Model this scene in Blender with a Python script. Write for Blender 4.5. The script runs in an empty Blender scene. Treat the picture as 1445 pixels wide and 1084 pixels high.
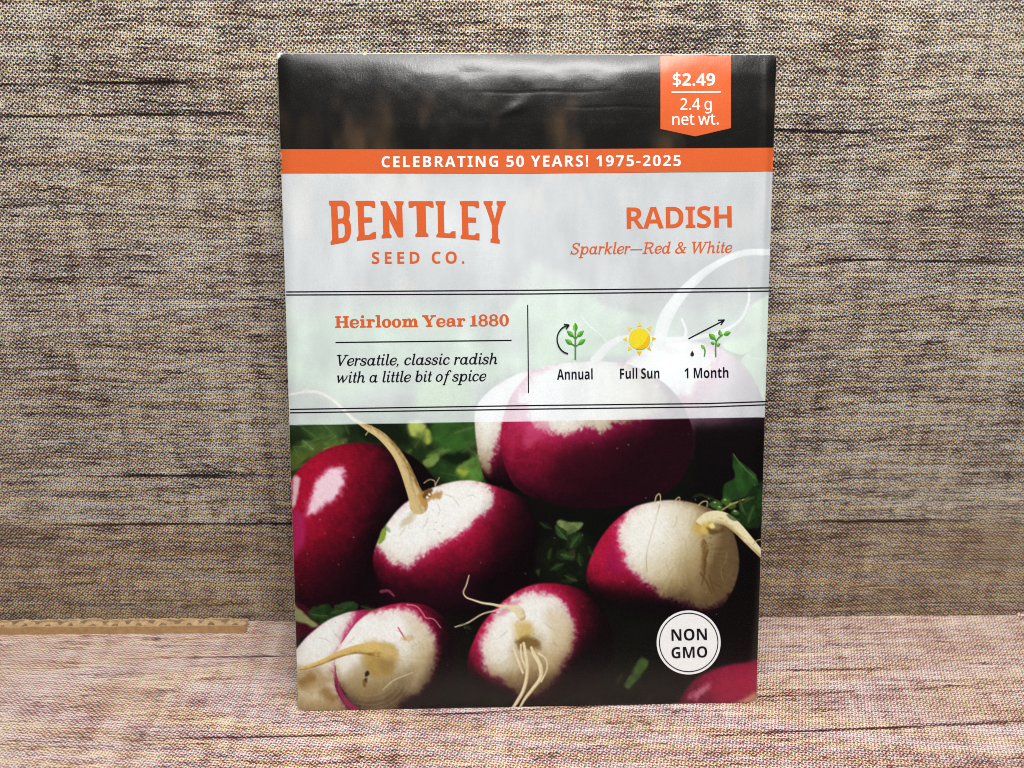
import bpy, math, json
import numpy as np
from mathutils import Vector, Matrix
from mathutils.geometry import tessellate_polygon
C = bpy.context.scene
COL = C.collection
MM = 0.001
# ------------------------------------------------------------------ camera, world, lamps, exposure
PH_F, PH_W, PH_H = 1572.68, 1445., 1084.
CAM = np.array([-3.9386, -165.1014, 128.3389]); YAW, PITCH, ROLL = 0.0263697, 0.3783254, 0.0071044
def cam_axes():
    cy, sy, cp, sp = math.cos(YAW), math.sin(YAW), math.cos(PITCH), math.sin(PITCH)
    f = np.array([sy*cp, cy*cp, -sp]); r = np.array([cy, -sy, 0.]); u = np.cross(r, f)
    cr, sr = math.cos(ROLL), math.sin(ROLL)
    return cr*r+sr*u, -sr*r+cr*u, f
AR, AU, AF = cam_axes()
cd = bpy.data.cameras.new('camera'); cam = bpy.data.objects.new('camera', cd); COL.objects.link(cam)
cam.matrix_world = Matrix(((AR[0], AU[0], -AF[0], CAM[0]*MM), (AR[1], AU[1], -AF[1], CAM[1]*MM), (AR[2], AU[2], -AF[2], CAM[2]*MM), (0, 0, 0, 1)))
cd.sensor_width = 36; cd.lens = PH_F/PH_W*36; cd.clip_start = 0.005; cd.clip_end = 20
cd.dof.use_dof = True; cd.dof.focus_distance = 0.182; cd.dof.aperture_fstop = 45
C.camera = cam
wd = bpy.data.worlds.new('World'); C.world = wd; wd.use_nodes = True
wd.node_tree.nodes['Background'].inputs[0].default_value = (0.93, 0.96, 1.0, 1)
wd.node_tree.nodes['Background'].inputs[1].default_value = 0.07
def area(name, loc, target, sx, sy, power, col):
    l = bpy.data.lights.new(name, 'AREA'); l.shape = 'RECTANGLE'; l.size = sx*MM; l.size_y = sy*MM; l.energy = power; l.color = col
    o = bpy.data.objects.new(name, l); COL.objects.link(o); o.location = Vector(loc)*MM
    o.rotation_euler = (Vector(target)-Vector(loc)).to_track_quat('-Z', 'Y').to_euler()
    return o
area('overhead_lamp', (15, -120, 380), (0, 5, 45), 300, 170, 1.3, (1.0, 1.0, 0.995))
area('desk_lamp', (30, -190, 330), (0, 20, 60), 120, 60, 0.58, (1.0, 0.99, 0.96))
C.cycles.pixel_filter_type = 'BLACKMAN_HARRIS'; C.cycles.filter_width = .95
C.view_settings.view_transform = 'Standard'; C.view_settings.look = 'None'
C.view_settings.exposure = 0.08; C.view_settings.gamma = 1; C.view_settings.use_curve_mapping = False
# ------------------------------------------------------------------ helpers
def lin(c, a=1.):
    c = np.asarray(c, float)/255.; r = np.where(c <= .04045, c/12.92, ((c+.055)/1.055)**2.4)
    return tuple(r)+(a,)
def link(o, parent=None):
    COL.objects.link(o)
    if parent is not None: o.parent = parent
    return o
def mesh_obj(name, verts, faces, mat, parent=None, smooth=False):
    me = bpy.data.meshes.new(name); me.from_pydata([tuple(v) for v in verts], [], faces); me.update()
    if mat: me.materials.append(mat)
    if smooth: me.polygons.foreach_set('use_smooth', [True]*len(me.polygons))
    return link(bpy.data.objects.new(name, me), parent)
def tag(o, label=None, cat=None, kind=None):
    if label: o['label'] = label
    if cat: o['category'] = cat
    if kind: o['kind'] = kind
    return o
class NT:
    """small shorthand for building node materials"""
    def __init__(s, name):
        s.m = bpy.data.materials.new(name); s.m.use_nodes = True; s.t = s.m.node_tree; s.b = s.t.nodes['Principled BSDF']
    def n(s, typ, **kw):
        x = s.t.nodes.new(typ)
        for k, v in kw.items(): setattr(x, k, v)
        return x
    def put(s, sock, v):
        if isinstance(v, bpy.types.NodeSocket): s.t.links.new(v, sock)
        elif v is not None: sock.default_value = v
    def math(s, op, a, b=None, c=None):
        x = s.n('ShaderNodeMath', operation=op); s.put(x.inputs[0], a); s.put(x.inputs[1], b)
        if c is not None: s.put(x.inputs[2], c)
        return x.outputs[0]
    def mr(s, v, a, b, c=0., d=1., smooth=False):
        x = s.n('ShaderNodeMapRange'); x.interpolation_type = 'SMOOTHSTEP' if smooth else 'LINEAR'
        for i, q in enumerate((v, a, b, c, d)): s.put(x.inputs[i], q)
        return x.outputs[0]
    def xyz(s, x, y, z=0.):
        v = s.n('ShaderNodeCombineXYZ'); s.put(v.inputs[0], x); s.put(v.inputs[1], y); s.put(v.inputs[2], z); return v.outputs[0]
    def noise(s, vec, scale=1., detail=3., rough=.5, dist=0.):
        x = s.n('ShaderNodeTexNoise'); s.put(x.inputs['Vector'], vec); s.put(x.inputs['Scale'], scale); s.put(x.inputs['Detail'], detail)
        s.put(x.inputs['Roughness'], rough); s.put(x.inputs['Distortion'], dist); return x.outputs[0]
    def mix(s, f, a, b, mode='MIX'):
        x = s.n('ShaderNodeMix', data_type='RGBA', blend_type=mode); s.put(x.inputs[0], f); s.put(x.inputs[6], a); s.put(x.inputs[7], b); return x.outputs[2]
    def obj_mm(s):
        tc = s.n('ShaderNodeTexCoord'); v = s.n('ShaderNodeVectorMath', operation='SCALE'); s.put(v.inputs[0], tc.outputs['Object']); v.inputs['Scale'].default_value = 1000.
        return v.outputs[0]
    def bump(s, h, strength, dist):
        x = s.n('ShaderNodeBump'); x.inputs['Strength'].default_value = strength; x.inputs['Distance'].default_value = dist; s.put(x.inputs['Height'], h)
        s.t.links.new(x.outputs[0], s.b.inputs['Normal'])
# ------------------------------------------------------------------ setting: two boards printed with old wood
def wood_print(name, axes, seed, paper, inks, dark, cover, seams, wave=5., soft=.36):
    """four-ink halftone print of weathered wood; axes: which object axes run along and across the grain"""
    m = NT(name); sp = m.n('ShaderNodeSeparateXYZ'); m.put(sp.inputs[0], m.obj_mm()); a, b = sp.outputs[axes[0]], sp.outputs[axes[1]]
    a = m.math('ADD', a, seed*37.7); b = m.math('ADD', b, seed*11.3)
    wob = m.math('MULTIPLY', m.math('SUBTRACT', m.noise(m.xyz(m.math('MULTIPLY', a, .022), m.math('MULTIPLY', b, .05), seed), 1., 2.), .5), wave)
    bw = m.math('ADD', b, wob)
    def st(la, lb, det=3., z=0., rough=.55): return m.noise(m.xyz(m.math('MULTIPLY', a, 1./la), m.math('MULTIPLY', bw, 1./lb), seed+z), 1., det, rough)
    n1 = st(45., 8., 3., 1.); n2 = st(22., .95, 4., 5., .68); n3 = st(6.5, .5, 3., 9., .68); n4 = st(5., 4., 4., 13., .6); n5 = st(1.8, .40, 2., 17., .6)
    cr = st(17., 1.5, 3., 21., .6)
    crack = m.math('SUBTRACT', 1., m.mr(m.math('ABSOLUTE', m.math('SUBTRACT', cr, .5)), 0.002, .016, 0., 1., True))
    gate = m.mr(st(22., 5., 2., 33.), .47, .56, 0., 1., True); crack = m.math('MULTIPLY', crack, gate)
    fl = m.mr(st(7., .9, 2., 41., .6), .64, .74, 0., 1., True)            # short dark flecks
    t = m.math('ADD', m.math('MULTIPLY', m.math('SUBTRACT', n1, .5), .42), m.math('MULTIPLY', m.math('SUBTRACT', n2, .5), .78))
    t = m.math('ADD', t, m.math('MULTIPLY', m.math('SUBTRACT', n3, .5), .85)); t = m.math('ADD', t, m.math('MULTIPLY', m.math('SUBTRACT', n4, .5), .28))
    t = m.math('MULTIPLY_ADD', m.math('SUBTRACT', n5, .5), .6, t); t = m.math('MULTIPLY_ADD', m.math('SUBTRACT', m.noise(m.xyz(m.math('MULTIPLY', a, .42), m.math('MULTIPLY', b, .03), seed+71.), 1., 2.), .5), .30, t); t = m.math('ADD', t, m.math('MULTIPLY', crack, .40)); t = m.math('ADD', t, m.math('MULTIPLY', fl, .16))
    t = m.math('MULTIPLY', t, dark)
    for (b_0, slope, wid, a0, a1, amp) in seams[0]:                        # long dark joints and checks in the wood
        q = m.math('DIVIDE', m.math('SUBTRACT', m.math('MULTIPLY_ADD', sp.outputs[axes[0]], -slope, sp.outputs[axes[1]]), m.math('MULTIPLY_ADD', wob, .30, b_0)), wid)
        g = m.math('EXPONENT', m.math('MULTIPLY', m.math('MULTIPLY', q, q), -1.))
        e = m.math('MULTIPLY', m.mr(sp.outputs[axes[0]], a0, a0+9., 0., 1., True), m.mr(sp.outputs[axes[0]], a1-9., a1, 1., 0., True))
        t = m.math('ADD', t, m.math('MULTIPLY', m.math('MULTIPLY', g, e), m.math('MULTIPLY', m.mr(n2, .35, .62), amp*1.1)))
    pl = None
    if seams[1] is not None:                                               # a smoother, browner plank below the joint
        pl = m.mr(m.math('MULTIPLY_ADD', wob, .3, sp.outputs[axes[1]]), seams[1]-1., seams[1]+1., 1., 0., True)
        t = m.math('MULTIPLY', t, m.math('MULTIPLY_ADD', pl, -.3, 1.)); t = m.math('MULTIPLY_ADD', pl, .05, t)
    hue = m.math('SUBTRACT', m.noise(m.xyz(m.math('MULTIPLY', a, .05), m.math('MULTIPLY', b, .35), seed+50.), 1., 2.), .5)
    hue2 = m.math('SUBTRACT', st(4., .8, 2., 61.), .5)
    col = paper
    for i, (ang, per, ink, cov, kt, kh, kh2) in enumerate(inks):
        ca, sa = math.cos(math.radians(ang)), math.sin(math.radians(ang)); w = 2*math.pi/per
        u = m.math('MULTIPLY_ADD', a, ca*w, m.math('MULTIPLY', b, sa*w)); v = m.math('MULTIPLY_ADD', a, -sa*w, m.math('MULTIPLY', b, ca*w))
        f = m.math('MULTIPLY', m.math('ADD', m.math('COSINE', u), m.math('COSINE', v)), .5)
        cv = m.math('MULTIPLY_ADD', t, kt, cov+cover); cv = m.math('MULTIPLY_ADD', hue, kh, cv); cv = m.math('MULTIPLY_ADD', hue2, kh2, cv)
        if pl is not None: cv = m.math('MULTIPLY_ADD', pl, (-.07, .03, .06, .02)[i], cv)
        thr = m.math('MULTIPLY_ADD', cv, -2., 1.)
        d = m.mr(m.math('SUBTRACT', f, thr), -soft, soft, 0., 1., True)
        col = m.mix(d, col, ink, 'MULTIPLY') if isinstance(col, bpy.types.NodeSocket) else m.mix(d, paper, tuple(p*q for p, q in zip(paper, ink)))
    m.put(m.b.inputs['Base Color'], col); m.b.inputs['Roughness'].default_value = .62; m.b.inputs['Specular IOR Level'].default_value = .3
    m.bump(m.noise(m.xyz(a, b, 0.), 3., 2.), .12, .00015)
    return m.m
WALL_Y = 28.153
INKS = [(15., .525, (.22, .40, .66, 1), .30, .65, -.25, -.35), (75., .525, (.52, .19, .33, 1), .355, .70, .25, .35), (0., .525, (.98, .86, .35, 1), .475, .45, .25, -.35), (45., .525, (.04, .035, .05, 1), .375, 1.0, 0., 0.)]
M_WALL = wood_print('printed_wood_wall', (0, 2), 3., (.775, .75, .68, 1), INKS, 1.0, .0,
    ([(22.2, .0, .3, -90, 95, .55), (105.8, .0, .28, -95, -50, .75), (100.6, .0, .3, -95, -42, .6), (98.5, -.01, .28, 42, 66, .7), (75.5, -.003, .26, 52, 100, .6), (33., .0, .35, -95, 10, .4)], 22.), 5., .22)
INKF = [(15., .58, (.34, .46, .68, 1), .12, .45, -.2, -.3), (75., .58, (.60, .25, .30, 1), .42, .8, .25, .35), (0., .58, (.98, .86, .40, 1), .42, .40, .2, -.4), (45., .58, (.05, .03, .05, 1), .255, 1.0, 0., 0.)]
M_FLOOR = wood_print('printed_wood_table', (0, 1), 8., (.785, .725, .71, 1), INKF, .95, .0,
    ([(-1., .07, .3, -20, 100, .5), (16.5, .01, .3, -70, -38, .5), (-10., .05, .3, 30, 100, .6), (-6.5, .02, .3, -60, -20, .5), (9., .02, .3, 40, 75, .45)], None), 1.2, .21)
def slab(name, x0, x1, y0, y1, z0, z1, mat):
    v = [(x, y, z) for z in (z0, z1) for y in (y0, y1) for x in (x0, x1)]
    f = [(0, 2, 3, 1), (4, 5, 7, 6), (0, 1, 5, 4), (1, 3, 7, 5), (3, 2, 6, 7), (2, 0, 4, 6)]
    return mesh_obj(name, [Vector(p)*MM for p in v], f, mat)
tag(slab('tabletop', -330, 330, -29, WALL_Y-.05, -4, 0, M_FLOOR), kind='structure')
m_ = NT('added_base_dark'); o_ = m_.obj_mm(); m_.put(m_.b.inputs['Base Color'], m_.mix(m_.noise(o_, .05, 4.), (.022, .019, .017, 1), (.034, .029, .025, 1))); m_.b.inputs['Roughness'].default_value = .6
tag(slab('added_dark_base', -600, 600, -700, 300, -30, -4.02, m_.m), kind='structure')  # unseen dark slab, added so the packet's gloss reflects dark beyond the board
tag(slab('back_wall', -330, 330, WALL_Y, WALL_Y+4, -4, 260, M_WALL), kind='structure')
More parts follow.
